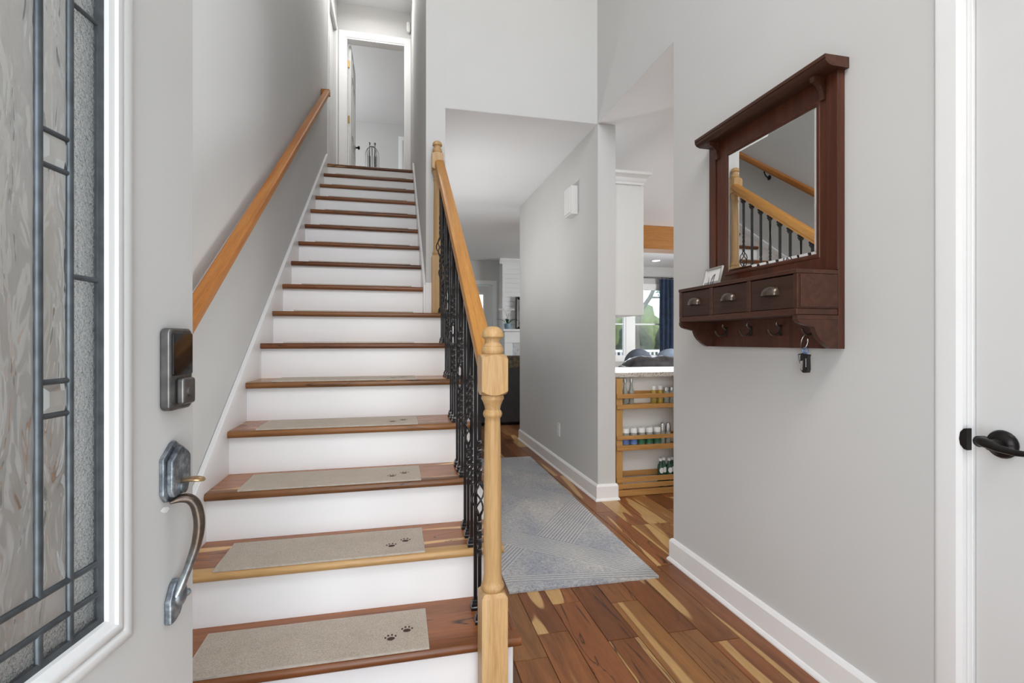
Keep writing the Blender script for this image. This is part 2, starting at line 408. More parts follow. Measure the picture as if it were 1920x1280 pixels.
def obj(name, mb, mat, parent=None, local=False, smooth=0, bevel=0, seg=2, origin=None):
    """mb in world coordinates (or in the parent's own frame when local). Returns one mesh object."""
    me = bpy.data.meshes.new(name)
    off = Vector((0, 0, 0)) if local else wloc(parent)
    if parent is None and not local:
        xs, ys, zs = zip(*mb.v); off = Vector(((min(xs) + max(xs)) / 2, (min(ys) + max(ys)) / 2, min(zs)))
    if origin is not None: off = Vector(origin)
    me.from_pydata([tuple(Vector(v) - off) for v in mb.v], [], mb.f); me.update()
    bm = bmesh.new(); bm.from_mesh(me); bmesh.ops.recalc_face_normals(bm, faces=bm.faces[:]); bm.to_mesh(me); bm.free()
    o = bpy.data.objects.new(name, me); COL.objects.link(o); me.materials.append(M[mat] if isinstance(mat, str) else mat)
    if parent is not None: o.parent = parent
    if parent is None and not local or origin is not None: o.location = off - (wloc(parent) if parent and not local else Vector((0, 0, 0)))
    if smooth:
        for p in me.polygons: p.use_smooth = True
        me.set_sharp_from_angle(angle=R(smooth))
    if bevel:
        md = o.modifiers.new('bevel', 'BEVEL'); md.width = bevel; md.segments = seg; md.limit_method = 'ANGLE'; md.angle_limit = R(35)
        if not smooth:
            for p in me.polygons: p.use_smooth = True
            md.harden_normals = True
    return o
def tag(o, label, cat, group=None):
    o['label'] = label; o['category'] = cat
    if group: o['group'] = group
    return o
def struct(o, label=None):
    o['kind'] = 'structure'
    if label: o['label'] = label
    return o
def empty(name, loc=(0, 0, 0), rotz=0, parent=None):
    o = bpy.data.objects.new(name, None); COL.objects.link(o); o.location = loc; o.rotation_euler = (0, 0, rotz); o.empty_display_size = .1
    if parent: o.parent = parent
    return o
def thing(name, label, cat, loc, rotz=0, group=None): return tag(empty(name, loc, rotz), label, cat, group)
def copy_tree(o, parent=None):
    c = o.copy(); COL.objects.link(c)
    if parent is not None: c.parent = parent
    for ch in list(o.children): copy_tree(ch, c)
    return c
B = lambda *a: MB().box(*a)

# ------------------------------------------------------------------ dimensions found from the photograph
RISE, RUN, Y0 = .19, .2701, 1.3016
XL, XR, XRR = -.711, .197, .398          # stair: wall side, walled side, open side
XW, XW2 = 1.42, 1.557                    # wall on the right and its kitchen face
YH = 3.38                                # plane of the header over the hall
ZC, ZF2, ZC2 = 2.72, 3.04, 5.48          # ceiling below, upper floor, upper ceiling
nosY = lambda i: Y0 + RUN * i
nline = lambda y: RISE * (y - Y0) / RUN

# ------------------------------------------------------------------ setting
fl = struct(obj('floor', B(-.85, 8.0, -.35, 9.85, -.08, -.006), 'floor'), 'acacia plank floor with pale sapwood streaks')
def plank(x0, x1, y0, y1):
    g = .0011
    mb = B(x0 + g, x1 - g, y0 + g, y1 - g, -.006, 0)
    o = obj('plank', mb, 'plank', fl, bevel=.0012, seg=1)
seams = [.669 + .127 * k for k in range(-2, 13)]
joints = {.542: [.55, 1.19, 1.89, 2.95, 4.0, 5.1, 6.2, 7.0], .415: [.4, 1.0, 1.749, 2.6, 3.6, 4.4, 5.6, 7.0], .923: [.5, 1.2, 2.043, 3.1, 4.2, 5.3, 7.0], 1.05: [.3, 1.0, 1.784, 2.7, 3.5, 4.7, 5.6, 7.0]}
for a, b_ in zip(seams[:-1], seams[1:]):
    key = [k for k in joints if abs(k - a) < .01]
    if a < 1.40:
        if key: ys = joints[key[0]]
        else:
            ys = [.3 + random.random() * .4]
            while ys[-1] < 6.9: ys.append(min(7.0, ys[-1] + random.uniform(.55, 1.25)))
            if ys[-1] - ys[-2] < .2: ys.pop(-2)
    else:
        ys = [2.38 + random.random() * .05, 2.75 + random.random() * .4, 3.3 + random.random() * .3, 4.2]
    for y0, y1 in zip(ys[:-1], ys[1:]):
        if a < 1.41 < b_:
            # planks that run under the wall are cut to the openings beside it
            if y1 <= 2.36 or y0 >= 3.385: plank(a, 1.419, y0, y1); continue
        plank(a, b_, y0, y1)

struct(obj('wall_left', slab(-.22, 6.73, 0, ZC2, [(5.86, 6.62, ZF2, 5.06)], -.85, -.73, 'yz'), 'wall'), 'grey painted wall beside the staircase')
struct(obj('wall_stair', slab(YH, 6.729, 0, ZC2, [], XR, .326, 'yz'), 'wall'), 'grey wall between the stairs and the hall')
struct(obj('wall_header', slab(.3262, XW - .0002, ZC + .002, ZC2, [], YH, YH + .12, 'xz'), 'wall'), 'white lit wall above the hall opening')
struct(obj('wall_right', slab(-.22, YH + .12, 0, ZC2, [(.20, .975, -1, 2.06), (2.363, 9, -1, ZC + .002)], XW, XW2, 'yz'), 'wall'), 'grey wall with the mirror shelf')
struct(obj('wall_hall', B(XW, XW2, 3.372, 5.70, 0, ZC - .001), 'wall'), 'grey hall wall ending at the kitchen opening')
struct(obj('wall_front', slab(-.85, XW2, 0, ZC2, [(-.475, .49, -1, 2.06), (-.62, 1.32, 3.0, 4.9), (-.71, -.52, .30, 2.0)], -.36, -.22, 'xz'), 'wall'), 'entry wall with the front doorway')
struct(obj('ceiling', slab(-2.7, 2.1, -.36, 10.42, [], ZC2, ZC2 + .1, 'xy'), 'ceil'), 'white ceiling of the upper floor')
struct(obj('ceiling_lower', slab(.2, 8.0, .9, 9.85, [(0, XW + .0015, .5, YH + .0015), (XW, XW2, .5, 2.363)], ZC, ZC + .08, 'xy'), 'ceil'), 'white ceiling of the hall and kitchen')
struct(obj('floor_upper', B(-.729, .196, 5.665, 6.73, 2.85, ZF2), 'floor'), 'upper landing floor')
struct(obj('floor_bedroom', B(-2.7, 2.1, 6.73, 10.42, 2.85, ZF2), 'floor'), 'bedroom floor upstairs')
struct(obj('wall_landing', slab(-2.7, 2.1, ZF2, ZC2, [(-.625, .145, ZF2 - 1, 5.045)], 6.731, 6.85, 'xz'), 'wall'), 'wall with the bedroom doorway at the top of the stairs')
struct(obj('wall_bedroom_back', slab(-2.7, 2.1, ZF2, ZC2, [], 10.3, 10.42, 'xz'), 'wall'), 'grey back wall of the bedroom upstairs')
struct(obj('wall_bedroom_left', slab(6.85, 10.3, ZF2, ZC2, [(7.8, 9.4, 3.75, 5.05)], -2.7, -2.6, 'yz'), 'wall'))
struct(obj('wall_bedroom_right', slab(6.85, 10.3, ZF2, ZC2, [], 2.0, 2.1, 'yz'), 'wall'))
struct(obj('wall_back', slab(.2, 8.0, 0, ZC, [(1.10, 1.86, -1, 2.25), (3.95, 4.71, .80, 2.27), (4.88, 5.80, .80, 2.27)], 9.7, 9.85, 'xz'), 'wall'), 'far wall of the living room with windows')
struct(obj('wall_living', slab(6.73, 9.7, 0, ZC, [], .2, .326, 'yz'), 'wall'))
struct(obj('wall_kitchen_right', slab(1.0, 9.7, 0, ZC, [(3.5, 6.5, .75, 2.25)], 7.5, 7.62, 'yz'), 'wall'))
struct(obj('wall_kitchen_front', slab(XW2, 7.5, 0, ZC, [], .9, 1.0, 'xz'), 'wall'))

# baseboards: main board with a bevelled top and a small shoe
def bb_profile(d=.016, h=.118):
    return [(0, 0), (d + .010, 0), (d + .010, .006), (d + .004, .017), (d, .019), (d, h - .016), (d * .55, h - .003), (0, h)]
def baseboard(name, path, label):
    """board along a floor path, mitred at the corners; it stands on the right-hand side of the direction of travel"""
    pr = bb_profile(); n = len(pr); vs = []; m = len(path)
    for k, (x, y) in enumerate(path):
        ns = []
        for a, b_ in ((k - 1, k), (k, k + 1)):
            if a < 0 or b_ >= m: continue
            d = Vector((path[b_][0] - path[a][0], path[b_][1] - path[a][1])).normalized(); ns.append(Vector((d.y, -d.x)))
        nn = ns[0] if len(ns) == 1 else ns[0] + ns[1]
        for o_, h in pr: vs.append((x + nn.x * o_, y + nn.y * o_, h))
    fs = [(k * n + i, (k + 1) * n + i, (k + 1) * n + (i + 1) % n, k * n + (i + 1) % n) for k in range(m - 1) for i in range(n)]
    fs += [tuple(range(n)), tuple(range((m - 1) * n, m * n))[::-1]]
    return struct(obj(name, MB().add(vs, fs), 'trim', smooth=25), label)
baseboard('baseboard_right', [(XW2, 2.3635), (XW - .0003, 2.3635), (XW - .0003, 1.054)], 'white baseboard below the mirror shelf')
baseboard('baseboard_hall', [(XW - .0003, 5.70), (XW - .0003, 3.3715), (XW2 + .0003, 3.3715), (XW2 + .0003, 3.405)], 'white baseboard along the hall wall and around its end')
baseboard('baseboard_living', [(.3265, 3.505), (.3265, 6.7)], 'white baseboard under the stairs side wall')

# closet door in the right wall
def casing_profile(w=.072):
    return [(0, 0), (0, .012), (.012, .018), (w * .55, .0145), (w - .012, .011), (w - .004, .009), (w, .006), (w, 0)]
d2 = struct(empty('door_2', (XW, .59, 0)), 'white closet door beside the mirror shelf')
def rot_ring(mb, fn): mb.v = [fn(*v) for v in mb.v]; return mb
def casing_yz(xface, y0, y1, ztop, w, zbot=0.0):     # casing ring on X=xface around an opening y0..y1, open below
    p = casing_profile(w); mb = MB(); vs = []; n = len(p)
    pathc = [(y1, zbot, 1, 0), (y1, ztop, 1, 1), (y0, ztop, -1, 1), (y0, zbot, -1, 0)]
    for y, z, sy, sz in pathc:
        for o_, h in p: vs.append((xface - h, y + sy * o_, z + sz * o_))
    fs = [(c * n + i, (c + 1) * n + i, (c + 1) * n + (i + 1) % n, c * n + (i + 1) % n) for c in range(3) for i in range(n)]
    fs += [tuple(range(n)), tuple(range(3 * n, 4 * n))[::-1]]
    return mb.add(vs, fs)
obj('casing', casing_yz(XW, .20, .981, 2.06, .072), 'trim', d2, smooth=25)
obj('jamb', MB().box(XW - .001, XW2, .966, .9795, 0, 2.06), 'trim', d2, bevel=.002)
obj('door_slab', B(XW + .006, XW + .041, .215, .964, .008, 2.05), 'closet', d2, bevel=.002)
sp = MB().prism([(.9655 + .0, .878), (.9755, .880), (.9835, .890), (.986, .905), (.9835, .922), (.9755, .932), (.9655, .934)], 'x', XW - .0185, XW - .004)
obj('strike_plate', sp, 'oilbronze', d2, bevel=.0015)
lv = obj('door_lever', MB().lathe([(0.001, 0), (.033, 0), (.034, -.004), (.031, -.009), (.026, -.011), (.022, -.015), (.014, -.017), (.0125, -.045), (.001, -.045)], 24, (XW + .006, .905, .905), 'x'), 'oilbronze', d2, smooth=35)
lp = [(XW - .042, .921, .912), (XW - .052, .915, .913), (XW - .056, .900, .911), (XW - .056, .875, .904), (XW - .054, .845, .900), (XW - .052, .815, .902), (XW - .050, .795, .906)]
obj('lever_arm', MB().tube(lp, [.010, .0125, .0115, .009, .0075, .0065, .006], 12), 'oilbronze', lv, smooth=60)
obj('lever_neck', MB().lathe([(.001, 0), (.0135, 0), (.0135, -.016), (.010, -.020), (.001, -.020)], 18, (XW - .038, .917, .912), 'x'), 'oilbronze', lv, smooth=40)

# side door at the top of the stairs, in the left wall
d4 = struct(empty('door_4', (-.73, 6.24, ZF2)), 'white door in the left wall at the top of the stairs')
rc = casing_yz(0, 5.86, 6.62, 5.06, .085, ZF2); rc.v = [(-.73 - x, y, z) for x, y, z in rc.v]
obj('casing', rc, 'trim', d4, smooth=25)
obj('door_slab', B(-.80, -.765, 5.862, 6.618, ZF2 + .005, 5.058), 'closet', d4)

# bedroom doorway
d3 = struct(empty('door_3', (-.24, 6.73, ZF2)), 'open white bedroom door with brass hinges')
def casing_xz(yface, x0, x1, ztop, w, zbot):
    p = casing_profile(w); vs = []; n = len(p)
    for x, z, sx, sz in ((x1, zbot, 1, 0), (x1, ztop, 1, 1), (x0, ztop, -1, 1), (x0, zbot, -1, 0)):
        for o_, h in p: vs.append((x + sx * o_, yface - h, z + sz * o_))
    fs = [(c * n + i, (c + 1) * n + i, (c + 1) * n + (i + 1) % n, c * n + (i + 1) % n) for c in range(3) for i in range(n)]
    fs += [tuple(range(n)), tuple(range(3 * n, 4 * n))[::-1]]
    return MB().add(vs, fs)
csr = casing_xz(6.73, -.625, .108, 5.045, .086, ZF2)
obj('casing', csr, 'trim', d3, smooth=25)
obj('jamb', MB().prism([(-.6249, ZF2), (-.6249, 5.0449), (.1449, 5.0449), (.1449, ZF2), (.125, ZF2), (.125, 5.027), (-.607, 5.027), (-.607, ZF2)], 'y', 6.725, 6.856), 'trim', d3)
lf = obj('door_leaf', MB().box(-.603, -.568, 6.858, 7.585, ZF2 + .01, 5.02), 'closet', d3, bevel=.003)
for z0_, z1_ in ((3.25, 3.75), (3.87, 4.55), (4.65, 4.90)):
    for y0_, y1_ in ((6.97, 7.17), (7.28, 7.48)):
        r_ = MB().ring(y0_, y1_, z0_, z1_, [(0, 0), (.012, -.008), (.03, -.004), (.03, .004), (0, .004)])
        r_.v = [(-.568 - y, x, z) for x, y, z in r_.v]
        obj('raised_panel', r_, 'closet', lf, smooth=30)
obj('door_knob', MB().lathe([(.001, 0), (.028, 0), (.028, .006), (.011, .01), (.011, .03), (.024, .04), (.027, .052), (.02, .062), (.001, .065)], 16, (-.568, 7.52, 3.93), 'x'), 'oilbronze', lf, smooth=40)
for z in (3.27, 4.0, 4.72):
    obj('hinge', B(-.607, -.588, 6.840, 6.862, z, z + .09), 'brass', d3, bevel=.002)
# closet door seen through the bedroom
d5 = struct(empty('door_5', (.5, 10.3, ZF2)), 'white closet door in the bedroom upstairs')
obj('casing', casing_xz(10.3, .14, .90, 5.17, .085, ZF2), 'trim', d5, smooth=25)
obj('door_slab', B(.145, .895, 10.27, 10.299, ZF2 + .01, 5.165), 'closet', d5)
obj('door_handle', MB().lathe([(.001, 0), (.03, 0), (.03, -.008), (.012, -.012), (.012, -.04), (.028, -.05), (.028, -.065), (.001, -.07)], 14, (.215, 10.27, 4.02), 'y'), 'graymetal', d5, smooth=40)

# ------------------------------------------------------------------ front door (hinged at the left, swung in), its own frame: x along the leaf, -y out of the face
fd = struct(empty('door_1', (-.4495, -.0092, 0), R(81.6)), 'open grey front door with leaded textured glass')
DW = .914
S = lambda s: DW + s
lx0, lx1, lz0, lz1 = S(-.765), S(-.149), .769, 1.965
obj('door_slab', slab(0, DW, .012, 2.045, [(lx0 + .03, lx1 - .03, lz0 + .03, lz1 - .03)], 0, .044, 'xz'), 'doorpaint', fd, local=True, bevel=.0015)
for nm, sg, y0_ in (('lite_frame', -1, 0), ('lite_frame', 1, .044)):
    prof = [(0, y0_), (0, y0_ + sg * .003), (.004, y0_ + sg * .0065), (.013, y0_ + sg * .0075), (.0175, y0_ + sg * .0068), (.020, y0_ + sg * .0045), (.0225, y0_ + sg * .0075), (.029, y0_ + sg * .0100), (.0345, y0_ + sg * .0092), (.0365, y0_ + sg * .0060), (.0435, y0_ + sg * .0040), (.0455, y0_ - sg * .002), (.0455, y0_ - sg * .012), (.030, y0_ - sg * .012), (.030, y0_)]
    obj(nm, MB().ring(lx0, lx1, lz0, lz1, prof), 'doortrim', fd, local=True, smooth=40)
gx0, gx1, gz0, gz1 = lx0 + .0455, lx1 - .0455, lz0 + .0455, lz1 - .0455      # visible glass
gx0 -= .003; gx1 += .003; gz0 -= .003; gz1 += .003
v1, v2 = S(-.2815), S(-.2405); m1, m2 = DW - v1, DW - v2                       # lead lines and their mirror images
ga, gb, gc, gd = .8505, .8875, gz1 - .035, gz1 - .07
GY = .0065
def pane(x0, x1, z0, z1, kind):
    g = .0015
    if kind == 'bevel':
        bv = .010; vs = [(x0, GY, z0), (x1, GY, z0), (x1, GY, z1), (x0, GY, z1), (x0 + bv, GY - .005, z0 + bv), (x1 - bv, GY - .005, z0 + bv), (x1 - bv, GY - .005, z1 - bv), (x0 + bv, GY - .005, z1 - bv)]
        mb = MB().add(vs, [(0, 3, 2, 1), (4, 5, 6, 7), (0, 1, 5, 4), (1, 2, 6, 5), (2, 3, 7, 6), (3, 0, 4, 7)])
        return obj('pane', mb, 'glassclear', fd, local=True)
    return obj('pane', B(x0 + g, x1 - g, GY - .002, GY + .002, z0 + g, z1 - g), {'wave': 'glasswave', 'ham': 'glassham'}[kind], fd, local=True)
zb = [(1.0745, 1.1105), (1.341, 1.378)]
pane(m1, v1, gb, gd, 'wave')
pane(m2, v2, ga, gb, 'wave'); pane(m2, v2, gd, gc, 'wave')
for a, b_ in ((v1, v2), (m2, m1)):
    pane(a, b_, gb, zb[0][0], 'wave'); pane(a, b_, zb[0][0], zb[0][1], 'bevel'); pane(a, b_, zb[0][1], zb[1][0], 'wave'); pane(a, b_, zb[1][0], zb[1][1], 'bevel'); pane(a, b_, zb[1][1], gd, 'wave')
    pane(a, b_, gz0, ga, 'ham'); pane(a, b_, gc, gz1, 'ham')
pane(m1, v1, gz0, ga, 'ham'); pane(m1, v1, gc, gz1, 'ham')
for a, b_ in ((v2, gx1), (gx0, m2)):
    for z0_, z1_ in ((gz0, ga), (ga, gb), (gb, 1.227), (1.227, 1.535), (1.535, gd), (gd, gc), (gc, gz1)): pane(a, b_, z0_, z1_, 'ham')
def came(p0, p1, r=.0042):
    n = 6; pts = [Vector(p0).lerp(Vector(p1), i / n) for i in range(n + 1)]
    obj('came', MB().tube([(p.x, GY - .001, p.z) for p in pts], r, 8, 1.0), 'came', fd, local=True, smooth=60)
for x, r in ((v2, .0044), (m2, .0044)): came((x, 0, gz0), (x, 0, gz1), r)
for x in (v1, m1):
    came((x, 0, gb), (x, 0, gd), .0046); came((x, 0, gz0), (x, 0, ga), .0046); came((x, 0, gc), (x, 0, gz1), .0046)
for z in (ga, gb, gd, gc): came((gx0, 0, z), (gx1, 0, z), .0040)
for a, b_ in ((v1, v2), (m2, m1)):
    for z in (zb[0][0], zb[0][1], zb[1][0], zb[1][1]): came((a, 0, z), (b_, 0, z), .0032)
for a, b_ in ((v2, gx1), (gx0, m2)):
    for z in (1.227, 1.535): came((a, 0, z), (b_, 0, z), .0032)
obj('came_border', MB().ring(gx0 - .003, gx1 + .003, gz0 - .003, gz1 + .003, [(0, GY - .004), (.004, GY - .0065), (.008, GY - .005), (.012, GY - .004), (.012, GY + .004), (0, GY + .004)]), 'came', fd, local=True, smooth=40)
# keypad deadbolt
def rrect(x0, x1, z0, z1, r, n=5):
    pts = []
    for cx, cz, a0 in ((x1 - r, z0 + r, -90), (x1 - r, z1 - r, 0), (x0 + r, z1 - r, 90), (x0 + r, z0 + r, 180)):
        for i in range(n + 1):
            a = R(a0 + 90 * i / n); pts.append((cx + r * math.cos(a), cz + r * math.sin(a)))
    return pts
kp = obj('keypad_lock', MB().prism(rrect(S(-.0885), S(-.0305), 1.053, 1.173, .009), 'y', -.0155, 0), 'graymetal', fd, local=True, bevel=.004, seg=3)
obj('touch_screen', MB().prism(rrect(S(-.0835), S(-.0335), 1.104, 1.166, .004), 'y', -.0175, -.0150), 'blackglass', kp, local=True, bevel=.0008)
cyl = obj('key_housing', MB().prism(rrect(S(-.0745), S(-.042), 1.061, 1.100, .005), 'y', -.027, -.0150), 'graymetal', kp, local=True, bevel=.004, seg=2)
obj('keyhole', MB().lathe([(.001, -.0265), (.008, -.0265), (.008, -.0285), (.006, -.0288), (.001, -.0288)], 20, (S(-.058), 0, 1.080), 'y'), 'graymetal', cyl, local=True, smooth=40)
# handle set
hs = obj('handle_set', MB().prism([(S(-.0885), .985), (S(-.066), 1.004), (S(-.058), 1.007), (S(-.050), 1.001), (S(-.036), .993), (S(-.0315), .985), (S(-.0315), .940), (S(-.042), .922), (S(-.050), .918), (S(-.080), .921), (S(-.0885), .933)], 'y', -.007, 0), 'pewter', fd, local=True, bevel=.002)
obj('escutcheon_face', MB().prism([(S(-.0835), .980), (S(-.064), .9975), (S(-.057), .9985), (S(-.042), .989), (S(-.0355), .982), (S(-.0355), .944), (S(-.045), .927), (S(-.077), .927), (S(-.0835), .937)], 'y', -.0165, -.0065), 'pewter', hs, local=True, bevel=.003)
tl = [(S(-.057), -.0155, .947), (S(-.057), -.025, .9485), (S(-.057), -.034, .9488), (S(-.057), -.042, .948), (S(-.057), -.0465, .9465)]
obj('thumb_latch', MB().tube(tl, [.007, .010, .011, .0095, .004], 14, .32), 'thumb', hs, local=True, smooth=60)
obj('lock_cylinder', MB().lathe([(.001, -.016), (.0085, -.016), (.0085, -.0190), (.001, -.0195)], 18, (S(-.057), 0, .937), 'y'), 'pewter', hs, local=True, smooth=40)
gp = [(-.076, -.008, .9195), (-.067, -.0175, .9225), (-.061, -.0265, .9205), (-.058, -.0335, .912), (-.0575, -.0375, .899), (-.057, -.0390, .884), (-.057, -.0380, .868), (-.057, -.0345, .850), (-.057, -.0290, .833), (-.057, -.0230, .816), (-.057, -.0175, .802), (-.058, -.0125, .789), (-.059, -.008, .779)]
def smoothp(pts, n=4):
    out = []
    P_ = [Vector(p) for p in pts]
    for i in range(len(P_) - 1):
        p0, p1, p2, p3 = P_[max(i - 1, 0)], P_[i], P_[i + 1], P_[min(i + 2, len(P_) - 1)]
        for k in range(n):
            t = k / n; out.append(.5 * ((2 * p1) + (p2 - p0) * t + (2 * p0 - 5 * p1 + 4 * p2 - p3) * t * t + (3 * p1 - p0 - 3 * p2 + p3) * t ** 3))
    out.append(P_[-1]); return out
rad = [.003, .0075, .0095, .0102, .0104, .0104, .0100, .0092, .0084, .0078, .0080, .0092, .0105]
gps = smoothp([(S(a), b_, c) for a, b_, c in gp]); rads = [v[0] for v in smoothp([(r, 0, 0) for r in rad])]
obj('grip', MB().tube(gps, rads, 16, .75), 'wornbronze', hs, local=True, smooth=70)
lo = obj('lower_plate', MB().prism([(S(-.0775), .775), (S(-.066), .797), (S(-.055), .802), (S(-.043), .790), (S(-.041), .768), (S(-.052), .748), (S(-.066), .7415), (S(-.0775), .7415)], 'y', -.011, 0), 'pewter', fd, local=True, bevel=.003)
obj('plate_boss', MB().ellipsoid((S(-.056), -.010, .778), (.0125, .010, .019)), 'pewter', lo, local=True, smooth=80)
obj('plate_screw', MB().lathe([(.001, -.010), (.0055, -.010), (.0055, -.019), (.003, -.0215), (.001, -.022)], 14, (S(-.048), 0, .776), 'y'), 'pewter', lo, local=True, smooth=40)
obj('paint_chip', MB().prism([(S(-.0845), .9105), (S(-.077), .9135), (S(-.066), .911), (S(-.063), .907), (S(-.070), .9035), (S(-.078), .906)], 'y', -.0003, .0005), 'white', fd, local=True)

# ------------------------------------------------------------------ staircase
st = thing('staircase', 'straight staircase with white risers and brown acacia treads', 'staircase', (-.15, 1.57, 0))
TH = .030
for i in range(1, 17):
    y = nosY(i); z = RISE * i; xr = XRR if i <= 7 else XR - .001
    yb = y + RUN + .028 if i < 16 else y + .07
    tr = obj('tread', B(XL, xr - (.024 if i <= 7 else 0), y + .050, yb, z - TH, z), 'tread', st)
    prof = [(y + .051, z - TH), (y + .051, z)]
    for k in range(9):
        a = R(90 + 180 * k / 8); prof.append((y + .013 + .013 * math.cos(a), z - .015 + .015 * math.sin(a)))
    obj('nosing', MB().prism(prof, 'x', XL, xr), 'nosing_pale' if i == 2 else 'nosing', tr, smooth=40)
    if i <= 7: obj('return_nosing', B(xr - .024, xr, y + .050, yb, z - TH, z), 'nosing', tr, bevel=.009, seg=3)
    obj('riser', B(XL, (.375 if i <= 7 else XR - .001), y + .028, y + .045, RISE * (i - 1), z - TH), 'riser', st)
# wall-side skirt with its cap, parallel to the flight
def para(y0, y1, o0, o1): return [(y0, nline(y0) + o0), (y1, nline(y1) + o0), (y1, nline(y1) + o1), (y0, nline(y0) + o1)]
obj('skirt_board', MB().prism(para(1.50, 5.66, -.34, .034), 'x', -.7295, XL + .001), 'trim', st)
obj('skirt_cap', MB().prism(para(1.50, 5.66, .030, .086), 'x', -.7295, XL + .003), 'trim', st, bevel=.004)
obj('inner_skirt', MB().prism(para(YH + .002, 5.66, -.34, .062), 'x', XR - .016, XR - .0008), 'trim', st)
side = [(1.60, 0)]
for i in range(1, 8): side += [(nosY(i) + .03, RISE * (i - 1)), (nosY(i) + .03, RISE * i - TH - .001)]
side = [(nosY(1) + .047, 0)]
for i in range(1, 8): side += [(nosY(i) + .047, RISE * i - TH - .001), (nosY(i + 1) + .047, RISE * i - TH - .001)]
side = side[:-1] + [(YH - .001, RISE * 7 - TH - .001), (YH - .001, 0)]
obj('side_panel', MB().prism(side, 'x', .355, .3745), 'trim', st)
obj('wall_end_trim', B(XR - .004, XR + .040, YH - .017, YH - .001, RISE * 7 + .001, RISE * 7 + .21), 'trim', st, bevel=.003)

# anti-slip mats, one on each tread
ordw = ['lowest', 'second', 'third', 'fourth', 'fifth', 'sixth', 'seventh', 'eighth', 'ninth', 'tenth', 'eleventh', 'twelfth', 'thirteenth', 'fourteenth', 'fifteenth']
def paw(cx, cy, z, a, s):
    mb = MB(); n = 14
    blobs = [(0, 0, .0125, .0095)] + [(.019 * math.cos(R(t)), .021 * math.sin(R(t)), .0032, .0055) for t in (32, 72, 110, 150)]
    for bx, by, rx, ry in blobs:
        vs = []
        for k in range(n):
            t = 2 * PI * k / n; x, y = bx + rx * math.cos(t), by + ry * math.sin(t)
            vs.append((cx + s * (x * math.cos(a) - y * math.sin(a)), cy + s * (x * math.sin(a) + y * math.cos(a)), z))
        mb.add(vs, [tuple(range(n))])
    return mb
for i in range(1, 16):
    y = nosY(i); z = RISE * i; jx = random.uniform(-.004, .004)
    t = thing('stair_mat', 'beige carpet stair mat with paw prints on the %s tread%s' % (ordw[i - 1], '' if i == 1 else ' from the bottom'), 'stair mat', (-.247, y + .13, z), random.uniform(-.004, .004), 'paw print stair mats')
    obj('mat_carpet', B(-.348 + jx, .348 + jx, -.118, .112, .0005, .0065), 'mat', t, local=True, bevel=.002)
    rg = MB().ring(-.350 + jx, .350 + jx, -.120, .114, [(0, .0004), (0, .0066), (.005, .0070), (.005, .0004)])
    rg.v = [(x, zz, yy) for x, yy, zz in rg.v]
    obj('mat_binding', rg, 'matedge', t, local=True)
    if i <= 7:
        for px_, py_, an in ((.232, -.048, .12), (.283, -.012, -.1)):
            obj('paw_print', paw(px_, py_, .0071, an, 1.0), 'paw', t, local=True)

